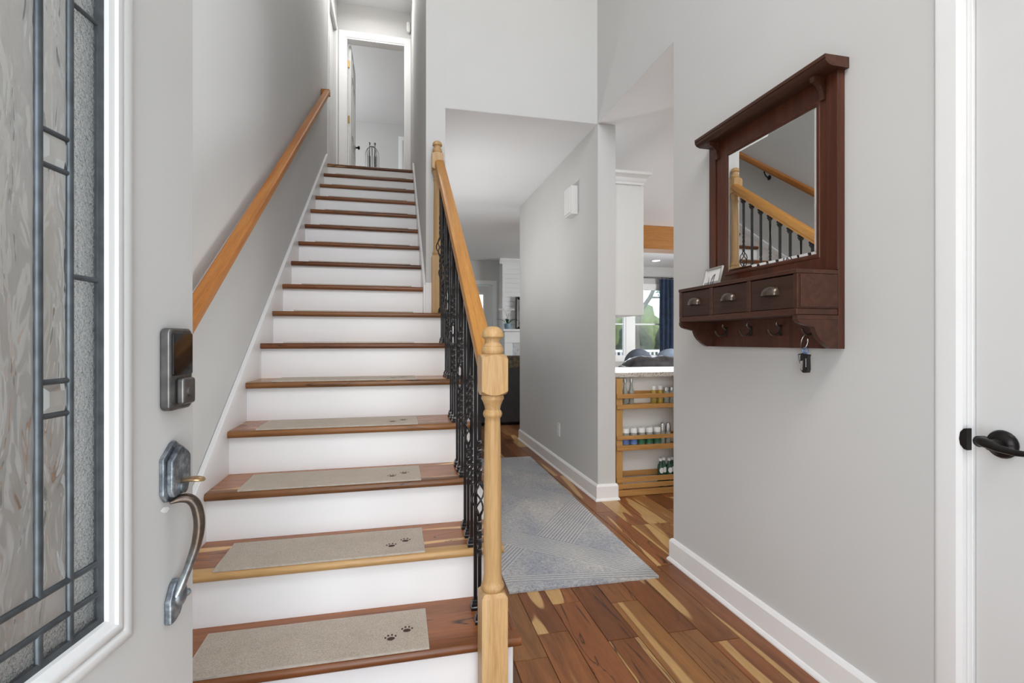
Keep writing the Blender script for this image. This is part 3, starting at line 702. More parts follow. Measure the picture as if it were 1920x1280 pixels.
# ------------------------------------------------------------------ balustrade
bal = thing('balustrade', 'honey oak balustrade with turned newels and black iron balusters', 'railing', (.28, 1.49, 0))
BX = .279
def newel(x, y, z0, zb, t0, t1, top, hw):
    base = MB(); c = .010
    loops = [(hw, z0), (hw, zb - .013), (hw - c * .15, zb - .010), (hw - c * 1.0, zb)]
    vs = []; fs = []
    for h, z in loops: vs += [(x - h, y - h, z), (x + h, y - h, z), (x + h, y + h, z), (x - h, y + h, z)]
    for k in range(3): fs += [(k * 4 + j, k * 4 + (j + 1) % 4, k * 4 + 4 + (j + 1) % 4, k * 4 + 4 + j) for j in range(4)]
    fs += [(3, 2, 1, 0), (12, 13, 14, 15)]
    n = obj('newel_post', base.add(vs, fs), 'oakz', bal, bevel=.002)
    H = t0 - zb
    prof = [(hw * .70, zb - .004), (hw * .86, zb + .004), (hw * .90, zb + .012), (hw * .84, zb + .020), (hw * .74, zb + .026), (hw * .74, zb + .034),
            (hw * .69, zb + .05), (hw * .70, zb + H * .25), (hw * .68, zb + H * .55), (hw * .60, t0 - .085), (hw * .585, t0 - .072), (hw * .70, t0 - .066), (hw * .74, t0 - .059), (hw * .70, t0 - .052),
            (hw * .58, t0 - .046), (hw * .62, t0 - .036), (hw * .75, t0 - .022), (hw * .80, t0 - .018), (hw * .88, t0 - .013), (hw * .86, t0 - .006), (hw * .74, t0 + .002)]
    obj('shaft', MB().lathe(prof, 28, (x, y, 0)), 'oakz', n, smooth=40)
    # block with arched upper and lower edges
    bl = MB(); m = 8; rows = []
    vs = []
    def edge(zc, sg):
        pts = []
        for sx, sy, ax in ((-1, -1, 'x'), (1, -1, 'y'), (1, 1, 'x'), (-1, 1, 'y')):
            for k in range(m):
                u = k / m * 2 - 1; d = .013 * (u * u)
                if (sx, sy) == (-1, -1): p = (u * hw, -hw)
                elif (sx, sy) == (1, -1): p = (hw, u * hw)
                elif (sx, sy) == (1, 1): p = (-u * hw, hw)
                else: p = (-hw, -u * hw)
                pts.append((x + p[0], y + p[1], zc - sg * d))
        return pts
    lo_, hi_ = edge(t0, -1), edge(t1, 1); N = 4 * m
    capl = [(x + .72 * hw * math.cos(2 * PI * (k - m / 2) / N - PI / 2), y + .72 * hw * math.sin(2 * PI * (k - m / 2) / N - PI / 2), t0 - .004) for k in range(N)]
    caph = [(p[0], p[1], t1 + .004) for p in capl]
    vs = capl + lo_ + hi_ + caph
    fs = [(r * N + k, r * N + (k + 1) % N, (r + 1) * N + (k + 1) % N, (r + 1) * N + k) for r in range(3) for k in range(N)]
    fs += [tuple(range(N))[::-1], tuple(range(3 * N, 4 * N))]
    obj('top_block', MB().add(vs, fs), 'oakz', n, smooth=35)
    F = top - t1
    fin = [(hw * .66, t1 + .002), (hw * .78, t1 + F * .05), (hw * .84, t1 + F * .12), (hw * .85, t1 + F * .18), (hw * .80, t1 + F * .25), (hw * .74, t1 + F * .28), (hw * .76, t1 + F * .31), (hw * .73, t1 + F * .345), (hw * .60, t1 + F * .40), (hw * .565, t1 + F * .47), (hw * .60, t1 + F * .54),
           (hw * .70, t1 + F * .585), (hw * .80, t1 + F * .60), (hw * .865, t1 + F * .63), (hw * .87, t1 + F * .68), (hw * .82, t1 + F * .78), (hw * .70, t1 + F * .88), (hw * .48, t1 + F * .96), (hw * .2, t1 + F * .995), (.001, top)]
    obj('finial', MB().lathe(fin, 28, (x, y, 0)), 'oakz', n, smooth=40)
    return n
newel(.286, 1.490, 0, .402, .992, 1.112, 1.198, .0395)
newel(.268, 3.335, RISE * 7, 1.72, 2.275, 2.392, 2.474, .037)
# handrail, laid along its own length
ang = math.atan2(RISE, RUN)
def rail(name, xc, ya, yb, off, prof, mat, parent):
    L = (yb - ya) / math.cos(ang)
    mb = MB().prism([(a, b_) for a, b_ in prof], 'y', 0, L)
    o = obj(name, mb, mat, parent, local=True, smooth=30)
    o.location = Vector((xc, ya, nline(ya) + off)) - wloc(parent); o.rotation_euler = (ang, 0, 0)
    return o
rp = [(-.020, -.062), (.020, -.062), (.021, -.050), (.029, -.042), (.031, -.030), (.031, -.018), (.027, -.006), (.016, 0), (-.016, 0), (-.027, -.006), (-.031, -.018), (-.031, -.030), (-.029, -.042), (-.021, -.050)]
rail('handrail', BX + .002, 1.526, 3.305, .934, rp, 'oak', bal)
# iron balusters: plain, twisted, and twisted with a basket
hb = .0064
def bar(zs, cx=0, cy=0):
    vs = []; fs = []
    for z, a, h in zs:
        for k in range(4):
            t = a + PI / 4 + PI / 2 * k; r = h * math.sqrt(2); vs.append((cx + r * math.cos(t), cy + r * math.sin(t), z))
    for i in range(len(zs) - 1):
        fs += [(i * 4 + k, i * 4 + (k + 1) % 4, i * 4 + 4 + (k + 1) % 4, i * 4 + 4 + k) for k in range(4)]
    fs += [(3, 2, 1, 0), tuple(range(len(zs) * 4 - 4, len(zs) * 4))]
    return MB().add(vs, fs)
def twisted(L, segs):
    zs = [(0, 0, hb)]
    for z0_, z1_ in segs:
        n = int((z1_ - z0_) / .005); turns = round((z1_ - z0_) / .055)
        for k in range(n + 1): zs.append((z0_ + (z1_ - z0_) * k / n, turns * PI / 2 * 2 * k / n, hb))
    zs.append((L, 0, hb)); return zs
shoe_me = None
def lath4(prof):     # square stepped shoe
    vs = []; fs = []
    for h, z in prof: vs += [(-h, -h, z), (h, -h, z), (h, h, z), (-h, h, z)]
    for i in range(len(prof) - 1): fs += [(i * 4 + k, i * 4 + (k + 1) % 4, i * 4 + 4 + (k + 1) % 4, i * 4 + 4 + k) for k in range(4)]
    fs += [(3, 2, 1, 0), tuple(range(len(prof) * 4 - 4, len(prof) * 4))]
    return MB().add(vs, fs)
shoe_prof = [(.0165, 0), (.0165, .010), (.0135, .013), (.0135, .017), (.015, .020), (.011, .027), (.0105, .032), (.0075, .034)]
cache = {}
def baluster(i, k, style):
    y = nosY(i) + .032 + .09 * k; zt = RISE * i; L = nline(y) + .934 - .062 / math.cos(ang) - zt + .006
    key = (style, k)
    if key not in cache:
        mid = .425
        if style == 'plain': zs = [(0, 0, hb), (L, 0, hb)]
        elif style == 'twist': zs = twisted(L, [(mid - .20, mid - .05), (mid + .07, mid + .22)])
        else: zs = twisted(L, [(mid - .20, mid - .075), (mid + .075, mid + .20)])
        if style == 'basket':
            lowz = [q for q in zs if q[0] <= mid - .055] + [(mid - .058, 0, hb)]
            hiz = [(mid + .058, 0, hb)] + [q for q in zs if q[0] >= mid + .055]
            root = obj('baluster', bar(lowz), 'iron', bal, local=True)
            ub = obj('upper_bar', bar(hiz), 'iron', root, local=True)
            for w in range(4):
                pts = []
                for q in range(15):
                    u = q / 14; rr = .0045 + .0215 * math.sin(PI * u); a = PI / 2 * w + PI * u
                    pts.append((rr * math.cos(a), rr * math.sin(a), mid - .060 + .120 * u))
                obj('basket_wire', MB().tube(pts, .0033, 6), 'iron', root, local=True, smooth=60)
        else:
            root = obj('baluster', bar(zs), 'iron', bal, local=True)
        obj('shoe', lath4(shoe_prof), 'iron', root, local=True)
        cl = lath4([(.0075, 0), (.0105, .004), (.0105, .010), (.0145, .014), (.0145, .020), (.011, .024), (.0155, .030), (.0155, .040)])
        cl.v = [(a, b_, c + L - .044) for a, b_, c in cl.v]
        obj('collar', cl, 'iron', root, local=True)
        cache[key] = root; o = root
    else:
        o = copy_tree(cache[key]); o.parent = bal
    o.location = Vector((BX, y, zt)) - wloc(bal)
for i in range(1, 8):
    for k in range(3):
        if i == 1 and k == 0: continue
        if i == 7 and k > 0: continue
        baluster(i, k, {0: 'twist', 1: 'basket', 2: 'plain'}[k] if i < 7 else 'basket')

# wall rail on the left with brackets
wr = thing('wall_handrail', 'reddish oak wall handrail rising along the grey left wall', 'handrail', (-.70, 1.5, 1.2))
wp = [(-.026, -.050), (.018, -.050), (.021, -.040), (.028, -.036), (.030, -.022), (.027, -.006), (.020, 0), (-.020, 0), (-.028, -.006), (-.030, -.022), (-.028, -.036)]
rail('rail', -.672, 1.30, 5.315, .852, wp, 'oakdark', wr)
yE = 5.315; zE = nline(yE) + .80
obj('rail_return', B(-.7295, -.646, yE - .012, yE + .045, zE + .000, zE + .054), 'oakdark', wr, bevel=.006, seg=3)
for yb_ in (1.95, 3.05, 4.15, 4.98):
    zz = nline(yb_) + .852 - .060
    br = obj('bracket', MB().tube([(-.7285, yb_, zz - .065), (-.705, yb_, zz - .062), (-.685, yb_, zz - .045), (-.674, yb_, zz - .020), (-.672, yb_, zz + .002)], .0065, 8), 'oilbronze', wr, smooth=60)
    obj('bracket_plate', MB().lathe([(.001, 0), (.024, 0), (.024, .004), (.018, .008), (.001, .009)], 18, (-.7297, yb_, zz - .065), 'x'), 'oilbronze', br, smooth=40)

# ------------------------------------------------------------------ runner rug
rug = obj('runner_rug', MB(), 'rug', local=True) if False else None
def make_rug():
    hx, hy, t = .372, 1.285, .014; nx, ny = 24, 84; vs = []; fs = []
    for j in range(ny + 1):
        for i in range(nx + 1):
            u = i / nx * 2 - 1; v = j / ny * 2 - 1; x, y = u * hx, v * hy
            e = min(hx - abs(x), hy - abs(y)); z = t if e > .008 else t * .72
            vs.append((x + random.uniform(-.001, .001) * (e < .001), y + random.uniform(-.0015, .0015) * (e < .001), z + random.uniform(-.0006, .0006)))
    for j in range(ny):
        for i in range(nx): a = j * (nx + 1) + i; fs.append((a, a + 1, a + nx + 2, a + nx + 1))
    loop = [i for i in range(nx + 1)] + [j * (nx + 1) + nx for j in range(1, ny + 1)] + [ny * (nx + 1) + i for i in range(nx - 1, -1, -1)] + [j * (nx + 1) for j in range(ny - 1, 0, -1)]
    o0 = len(vs)
    for i in loop: vs.append((vs[i][0], vs[i][1], .0005))
    n = len(loop)
    fs += [(loop[k], o0 + k, o0 + (k + 1) % n, loop[(k + 1) % n]) for k in range(n)]
    fs.append(tuple(range(o0, o0 + n)))
    o = obj('runner_rug', MB().add(vs, fs), 'rug', None, local=True, smooth=60)
    o.location = (.900, 3.497, 0); o.rotation_euler = (0, 0, R(-1.1))
    tag(o, 'grey blue tufted runner rug with ribbed diagonal bands in the hall', 'rug')
make_rug()

# ------------------------------------------------------------------ mirror shelf on the right wall
YR, YLn, XP, XB = 1.335, 2.014, 1.395, 1.235
ms = thing('mirror_shelf', 'dark mahogany wall mirror with three drawers and coat hooks below', 'wall shelf', (XW, 1.67, 1.128))
my0, my1, mz0, mz1 = 1.420, 1.895, 1.446, 1.956
obj('back_panel', slab(YR, YLn, 1.128, 2.035, [(my0 + .004, my1 - .004, mz0 + .004, mz1 - .004)], XP, XW - .0005, 'yz'), 'maho', ms, bevel=.0015)
for y0_, y1_ in ((YR, 1.380), (1.969, YLn)): obj('stile', B(XP - .005, XP - .0002, y0_, y1_, 1.384, 2.0305), 'maho', ms, bevel=.0015)
fr = MB().ring(my0 - .012, my1 + .012, mz0 - .012, mz1 + .012, [(0, 0), (.002, .002), (.010, .002), (.013, -.001), (.013, -.004), (0, -.004)])
fr.v = [(XP - y, x, z) for x, y, z in fr.v]
obj('mirror_bead', fr, 'maho', ms, smooth=25)
mg = MB(); bvl = .013
yy0, yy1, zz0, zz1 = my0 + .0005, my1 - .0005, mz0 + .0005, mz1 - .0005; xo, xi = XP + .0035, XP + .0018
mg.add([(xo, yy0, zz0), (xo, yy1, zz0), (xo, yy1, zz1), (xo, yy0, zz1), (xi, yy0 + bvl, zz0 + bvl), (xi, yy1 - bvl, zz0 + bvl), (xi, yy1 - bvl, zz1 - bvl), (xi, yy0 + bvl, zz1 - bvl)],
       [(4, 5, 6, 7), (0, 1, 5, 4), (1, 2, 6, 5), (2, 3, 7, 6), (3, 0, 4, 7), (0, 3, 2, 1)])
obj('mirror_glass', mg, 'mirror', ms)
# cornice: shelf board with a coved edge
cpf = [(XW - .0005, 2.031), (1.352, 2.031), (1.336, 2.037), (1.328, 2.046), (1.3265, 2.050), (1.330, 2.0515), (1.326, 2.054), (1.326, 2.0655), (XW - .0005, 2.0655)]
obj('cornice', MB().prism(cpf, 'y', 1.319, 2.030), 'mahoy', ms, smooth=30)
for yc in (1.3925, 1.957):
    pf = [(XP + .001, 2.031), (1.347, 2.031), (1.347, 2.018)]
    for k in range(9):
        a = k / 8; pf.append((1.350 + (XP - .008 - 1.350) * (1 - math.cos(a * PI / 2)) ** .8 if False else 1.350 + (XP - .010 - 1.350) * math.sin(a * PI / 2), 2.014 - .050 * (1 - math.cos(a * PI / 2))))
    pf += [(XP - .010, 1.957), (XP + .001, 1.957)]
    obj('corbel', MB().prism(pf, 'y', yc - .009, yc + .009), 'mahoy', ms, smooth=30)
# drawer box
obj('shelf_top', B(XB - .001, XP, YR, YLn, 1.369, 1.3825), 'mahoy', ms, bevel=.002)
obj('shelf_bottom', B(XB + .001, XP, YR + .002, YLn - .002, 1.237, 1.258), 'mahoy', ms, bevel=.003)
for y0_, y1_, nm in ((YR + .001, YR + .018, 'side'), (1.551, 1.571, 'divider'), (1.771, 1.792, 'divider'), (YLn - .021, YLn - .001, 'side')):
    obj(nm, B(XB + .002, XP, y0_, y1_, 1.258, 1.369), 'mahoy', ms, bevel=.0015)
obj('side_inset', B(XB + .012, XP - .006, YR - .003, YR + .002, 1.262, 1.366), 'mahoy', ms, bevel=.001)
for y0_, y1_ in ((1.353, 1.551), (1.571, 1.771), (1.792, 1.993)):
    dr = obj('drawer', B(XB + .004, XP - .004, y0_ + .0012, y1_ - .0012, 1.2595, 1.3655), 'drawer', ms, bevel=.0012)
    yc = (y0_ + y1_) / 2; vs = []; fs = []; n, m_ = 16, 7
    for j in range(m_ + 1):
        e = PI / 2 * j / m_
        for k in range(n + 1):
            a = PI * k / n
            vs.append((XB + .004 - .025 * math.cos(e) * math.sin(a) ** .6, yc + .036 * math.cos(a), 1.3065 + .034 * math.sin(e) * math.sin(a) ** .6))
    for j in range(m_):
        for k in range(n): b0 = j * (n + 1) + k; fs.append((b0, b0 + 1, b0 + n + 2, b0 + n + 1))
    obj('cup_pull', MB().add(vs, fs), 'bronze', dr, smooth=60)
    obj('pull_flange', MB().prism([(yc + .039 * math.cos(PI * k / 16), 1.3055 + .033 * math.sin(PI * k / 16)) for k in range(17)], 'x', XB + .002, XB + .0042), 'bronze', dr)
# scrolled lower brackets
bp = [(XP, 1.1285), (1.367, 1.1285)]
for k in range(1, 8):
    a = k / 8; bp.append((1.367 - .062 * math.sin(a * PI / 2) ** 1.3, 1.1285 + .066 * (1 - math.cos(a * PI / 2)) ** .75))
bp += [(1.302, 1.197), (1.285, 1.2015), (1.262, 1.206), (1.245, 1.212), (1.237, 1.222), (1.2355, 1.2365), (XP, 1.2365)]
obj('bracket', MB().prism(bp, 'y', YR + .0005, YR + .020), 'mahoy', ms, bevel=.001)
obj('bracket', MB().prism(bp, 'y', YLn - .0205, YLn - .001), 'mahoy', ms, bevel=.001)
obj('bracket_rail', B(XB + .004, XP, YR - .001, YR + .003, 1.2225, 1.2365), 'mahoy', ms, bevel=.001)
for yc in (1.900, 1.746, 1.586, 1.428):
    hk = obj('coat_hook', MB().prism(rrect(yc - .0065, yc + .0065, 1.172, 1.214, .006, 4), 'x', XP - .0035, XP), 'oilbronze', ms, bevel=.001)
    pts = [(XP - .003, yc, 1.186), (XP - .010, yc, 1.180), (XP - .024, yc, 1.1745), (XP - .040, yc, 1.1765), (XP - .050, yc, 1.185), (XP - .054, yc, 1.196)]
    obj('lower_prong', MB().tube(pts, [.0045, .0042, .0036, .0034, .0034, .0040], 8), 'bronze', hk, smooth=60)
    pts = [(XP - .003, yc, 1.202), (XP - .012, yc, 1.208), (XP - .019, yc, 1.216), (XP - .016, yc, 1.224)]
    obj('upper_prong', MB().tube(pts, [.0045, .004, .004, .0045], 8), 'bronze', hk, smooth=60)
# keys on the nearest hook
ky = thing('key_ring', 'car key fobs on a wire ring hanging from the nearest hook', 'keys', (1.360, 1.428, 1.045))
def ringtube(c, ry, rz, r, ax='x', n=24, tilt=0):
    pts = [(c[0] + tilt * math.sin(2 * PI * k / n), c[1] + ry * math.cos(2 * PI * k / n), c[2] + rz * math.sin(2 * PI * k / n)) for k in range(n + 1)]
    return MB().tube(pts, r, 6)
obj('wire_ring', ringtube((1.352, 1.428, 1.151), .014, .0245, .0010, tilt=.006), 'steel', ky, smooth=60)
obj('ring_crimp', B(1.3495, 1.3545, 1.4115, 1.4165, 1.150, 1.162), 'steel', ky, bevel=.002)
obj('blue_tag', ringtube((1.352, 1.426, 1.120), .010, .009, .0034), 'bluetag', ky, smooth=60)
fb = obj('key_fob', MB().prism([(1.3985, 1.108), (1.402, 1.0995), (1.4005, 1.060), (1.404, 1.047), (1.424, 1.0455), (1.437, 1.056), (1.4355, 1.090), (1.433, 1.110)], 'x', 1.340, 1.352), 'black', ky, bevel=.002)
obj('fob_metal_inlay', MB().prism([(1.4225, 1.0875), (1.434, 1.084), (1.4355, 1.057), (1.424, 1.0535)], 'x', 1.3388, 1.3402), 'steel', fb)
for q in range(7): obj('lettering', B(1.3393, 1.3400, 1.4085, 1.4105, 1.0665 + q * .0042, 1.0690 + q * .0042), 'white', fb)
fb2 = obj('second_fob', MB().prism([(1.436, 1.112), (1.459, 1.108), (1.457, 1.094), (1.447, 1.062), (1.437, 1.060)], 'x', 1.353, 1.360), 'black', ky, bevel=.0015)
obj('fob_face', MB().prism([(1.436, 1.108), (1.454, 1.105), (1.452, 1.093), (1.443, 1.066), (1.438, 1.066)], 'x', 1.3520, 1.3532), 'steel', fb2)
obj('red_button', ringtube((1.3517, 1.442, 1.098), .0042, .0042, .0011), 'red', fb2)
# little framed photo leaning on the shelf
pf_ = thing('photo_frame', 'small framed beach photo leaning on top of the mirror shelf', 'photo frame', (1.318, 1.897, 1.3828), R(-6))
tl_ = R(14)
def lean(mb):
    mb.v = [(y * math.cos(tl_) + z * math.sin(tl_), x, z * math.cos(tl_) - y * math.sin(tl_)) for x, y, z in mb.v]; return mb
fw, fh = .068, .086
obj('frame', lean(MB().ring(-fw, fw, 0, fh, [(0, 0), (0, -.008), (.006, -.008), (.008, -.003), (.008, 0)])), 'silver', pf_, local=True)
ph = obj('photo', lean(MB().box(-fw + .006, fw - .006, -.0030, .001, .006, fh - .006)), 'white', pf_, local=True)
obj('sea_print', lean(B(-fw + .008, fw - .008, -.0034, -.0030, .008, .024)), 'sea', ph, local=True)
for sx, lean_x, hh in ((.026, .008, .040), (.002, -.002, .044), (-.014, .002, .044)):
    f_ = MB().prism([(sx - .0035, .012), (sx - .001, .030), (sx - .006 + lean_x, .012 + hh * .75), (sx - .012 + lean_x * 2.5, .012 + hh * .95), (sx - .010 + lean_x * 2.5, .012 + hh), (sx - .002 + lean_x, .012 + hh * .86), (sx + .003, .038), (sx + .0035, .012)], 'y', -.0038, -.0034)
    obj('figure_print', lean(f_), 'black', ph, local=True)
obj('easel_back', lean(MB().box(-.012, .012, .001, .004, .004, .06)), 'black', pf_, local=True)

# ------------------------------------------------------------------ hall wall fittings
ch = thing('door_chime', 'white plastic door chime box high on the hall wall', 'door chime', (XW, 3.86, 2.17))
obj('chime_body', B(1.362, XW - .0005, 3.775, 3.935, 2.165, 2.395), 'plastic', ch, bevel=.004)
obj('chime_cover', B(1.352, 1.364, 3.790, 3.920, 2.178, 2.382), 'plastic', ch, bevel=.004)
ot = thing('outlet_plate', 'white electrical outlet low on the grey hall wall', 'outlet', (XW, 4.26, .305))
op = obj('cover_plate', B(XW - .006, XW - .0003, 4.222, 4.292, .303, .418), 'plastic', ot, bevel=.002)
for z in (.340, .381): obj('receptacle', MB().prism(rrect(4.240, 4.274, z - .014, z + .014, .008, 4), 'x', XW - .0075, XW - .0055), 'plastic', op)
sn = thing('wall_sensor', 'small white motion sensor beside the bedroom door casing upstairs', 'sensor', (.165, 6.70, 5.24))
obj('sensor_body', MB().lathe([(.001, 5.19), (.020, 5.20), (.030, 5.25), (.026, 5.32), (.001, 5.33)], 14, (.164, 6.70, 0)), 'plastic', sn, smooth=50)

# ------------------------------------------------------------------ upstairs: wire candle lantern on a chest
cb = thing('bedroom_chest', 'pale low chest inside the bedroom upstairs', 'chest', (-.38, 9.0, ZF2))
obj('chest_body', B(-.75, .0, 8.8, 9.2, ZF2 + .06, ZF2 + .90), 'cab', cb, bevel=.004)
for z in (ZF2 + .10, ZF2 + .37, ZF2 + .64): obj('chest_drawer', B(-.72, -.03, 8.79, 8.803, z, z + .24), 'cab', cb, bevel=.003)
for sx in (-.72, -.03):
    for sy in (8.83, 9.17): obj('chest_foot', B(sx - .02, sx + .02, sy - .02, sy + .02, ZF2, ZF2 + .062), 'cab', cb)
ln = thing('wire_lantern', 'grey arched wire lantern with two finials seen through bedroom doorway', 'lantern', (-.40, 9.0, ZF2 + .90))
zl = ZF2 + .90
for q in range(4):
    a = PI / 4 * q; pts = [(-.40 + .112 * math.cos(a) * math.cos(PI * k / 14) if True else 0, 9.0 + .112 * math.sin(a) * math.cos(PI * k / 14), zl + .42 + .16 * math.sin(PI * k / 14)) for k in range(15)]
    pts = [(pts[0][0], pts[0][1], zl + .004)] + pts + [(pts[-1][0], pts[-1][1], zl + .004)]
    obj('wire_arch', MB().tube(pts, .005, 6), 'graymetal', ln, smooth=60)
for sx in (-.045, .045):
    obj('candle_tube', MB().lathe([(.02, zl + .004), (.02, zl + .40), (.012, zl + .42), (.008, zl + .60), (.018, zl + .615), (.018, zl + .64), (.001, zl + .655)], 12, (-.40 + sx, 9.0, 0)), 'graymetal', ln, smooth=40)

# ------------------------------------------------------------------ kitchen through the opening
cabn = thing('upper_cabinet', 'white upper kitchen cabinet with crown moulding above the spice rack', 'cabinet', (1.70, 4.0, 1.355))
obj('cabinet_body', B(XW2 + .001, 1.842, 3.52, 4.40, 1.348, 2.345), 'cab', cabn, bevel=.002)
def crown(x1, y0, y1, z0):
    pr = [(.0, 0), (.012, 0), (.014, .016), (.026, .030), (.030, .046), (.046, .062), (.060, .068), (.060, .088), (0, .088)]
    vs = []; n = len(pr)
    for o_, h in pr: vs.append((XW2 + .001, y0 - o_, z0 + h))
    for o_, h in pr: vs.append((x1 + o_, y0 - o_, z0 + h))
    for o_, h in pr: vs.append((x1 + o_, y1, z0 + h))
    fs = [(c * n + i, (c + 1) * n + i, (c + 1) * n + (i + 1) % n, c * n + (i + 1) % n) for c in range(2) for i in range(n)] + [tuple(range(n)), tuple(range(2 * n, 3 * n))[::-1]]
    return MB().add(vs, fs)
obj('crown_moulding', crown(1.842, 3.52, 4.40, 2.345), 'trim', cabn, smooth=30)
for y0_ in (3.525, 3.965): obj('cabinet_door', B(1.8425, 1.862, y0_, y0_ + .43, 1.352, 2.34), 'cab', cabn, bevel=.003)
pen = thing('peninsula_base', 'pale kitchen peninsula base behind the spice rack', 'cabinet', (2.3, 3.8, 0))
obj('base_panel', B(XW2 + .001, 3.0, 3.515, 4.10, 0, .876), 'beige_wall', pen)
tag(obj('granite_worktop', B(XW2 + .001, 3.04, 3.468, 4.15, .876, .914), 'granite', bevel=.006, seg=3), 'speckled granite worktop above the spice rack', 'worktop')

rk = thing('spice_rack', 'honey wooden spice rack standing against the kitchen peninsula', 'rack', (1.84, 3.46, 0))
rx0, rx1, ry0, ry1 = 1.588, 2.12, 3.410, 3.512
for x0_, x1_ in ((rx0, rx0 + .050), (rx1 - .05, rx1)): obj('front_post', B(x0_, x1_, ry0 + .012, ry0 + .026, 0, .872), 'rackz', rk, bevel=.002)
for x0_, x1_ in ((rx0, rx0 + .014), (rx1 - .014, rx1)): obj('side_board', B(x0_, x1_, ry0 + .026, ry1 - .001, 0, .872), 'rackz', rk, bevel=.002)
for z0_, z1_ in ((.725, .758), (.648, .680), (.420, .450), (.340, .377), (.104, .141), (.059, .094), (.002, .047)):
    obj('front_slat', B(rx0, rx1, ry0, ry0 + .012, z0_, z1_), 'rackx', rk, bevel=.002)
for z in (.665, .358, .030): obj('shelf_board', B(rx0 + .0142, rx1 - .0142, ry0 + .0262, ry1 - .012, z, z + .014), 'rackx', rk, bevel=.002)
for z0_, z1_ in ((.735, .772), (.42, .45), (.125, .165)): obj('back_slat', B(rx0 + .0142, rx1 - .0142, ry1 - .0115, ry1 - .001, z0_, z1_), 'rackx', rk, bevel=.002)
def bottle(name, x, y, z, prof, mat, label, cat, cap=None, capmat=None, band=None, bandmat=None, group=None):
    t = thing(name, label, cat, (x, y, z), 0, group)
    obj('bottle_body', MB().lathe(prof, 16), mat, t, local=True, smooth=40)
    if cap: obj('cap', MB().lathe(cap, 16), capmat, t, local=True, smooth=40)
    if band: obj('bottle_label', MB().lathe(band, 16), bandmat, t, local=True, smooth=40)
tz, mz_, bz = .6795, .3725, .0445
g_ = 'bottles and jars in the spice rack'
for n_, x in (('first', 1.676), ('second', 1.727)):
    bottle('glass_cruet', x, 3.462, tz, [(.001, 0), (.018, 0), (.0195, .006), (.0195, .095), (.012, .125), (.009, .150), (.010, .160), (.001, .160)], 'jarglass', 'tall thin glass cruet, %s from the left on the top shelf of the spice rack' % n_, 'cruet', [(.001, .1605), (.011, .1605), (.011, .185), (.006, .190), (.001, .190)], 'steelcap', group=g_)
for n_, x in (('nearer the cruets', 1.912), ('nearer the jars', 1.966)):
    bottle('oil_bottle', x, 3.462, tz, [(.001, 0), (.021, 0), (.0225, .006), (.0225, .055), (.018, .078), (.014, .100), (.001, .100)], 'oil', 'small golden oil bottle with white cap, %s' % n_, 'bottle', [(.001, .1005), (.0145, .1005), (.0145, .128), (.001, .129)], 'white', group=g_)
for n_, x in (('beside the oil bottles', 2.016), ('next to the wall edge', 2.064)):
    bottle('spice_jar', x, 3.462, tz, [(.001, 0), (.0215, 0), (.0225, .005), (.0225, .085), (.018, .092), (.001, .092)], 'jarglass', 'clear spice jar with steel lid on the top shelf, %s' % n_, 'jar', [(.001, .0925), (.0215, .0925), (.0215, .118), (.001, .119)], 'steelcap', group=g_)
for q, x in enumerate((1.678, 1.743, 1.808, 1.872, 1.937)):
    for row, y in (('front', 3.456), ('back', 3.4885)):
        xx = x + (.031 if row == 'back' else 0)
        if row == 'back' and q == 4: continue
        bm_ = 'bluelabel' if q < 2 else 'greenlabel'
        r0 = .0275 if row == 'front' else .0095
        rr = 1.0 if row == 'front' else .34
        bottle('herb_jar', xx, y, mz_, [(.001, 0), (r0 * .93, 0), (r0, .005), (r0, .080), (r0 * .85, .090), (.001, .090)], 'jarglass', 'white lidded herb jar with %s label, %s row, %s from the left' % ('blue' if q < 2 else 'green', row, ordw[q] if q else 'first'), 'jar',
               [(.001, .0905), (r0 * .95, .0905), (r0 * .97, .120), (r0 * .9, .124), (.001, .125)], 'white', [(r0 * 1.015, .008), (r0 * 1.015, .074)], bm_, g_)
for n_, x in (('nearer the herb jars', 1.985), ('nearer the wall edge', 2.032)):
    bottle('pepper_grinder', x, 3.462, mz_, [(.001, 0), (.0195, 0), (.0195, .085), (.016, .09), (.001, .09)], 'jarglass', 'glass pepper grinder with steel top, %s' % n_, 'grinder', [(.001, .0905), (.0195, .0905), (.0205, .125), (.016, .148), (.008, .156), (.001, .157)], 'steelcap', group=g_)
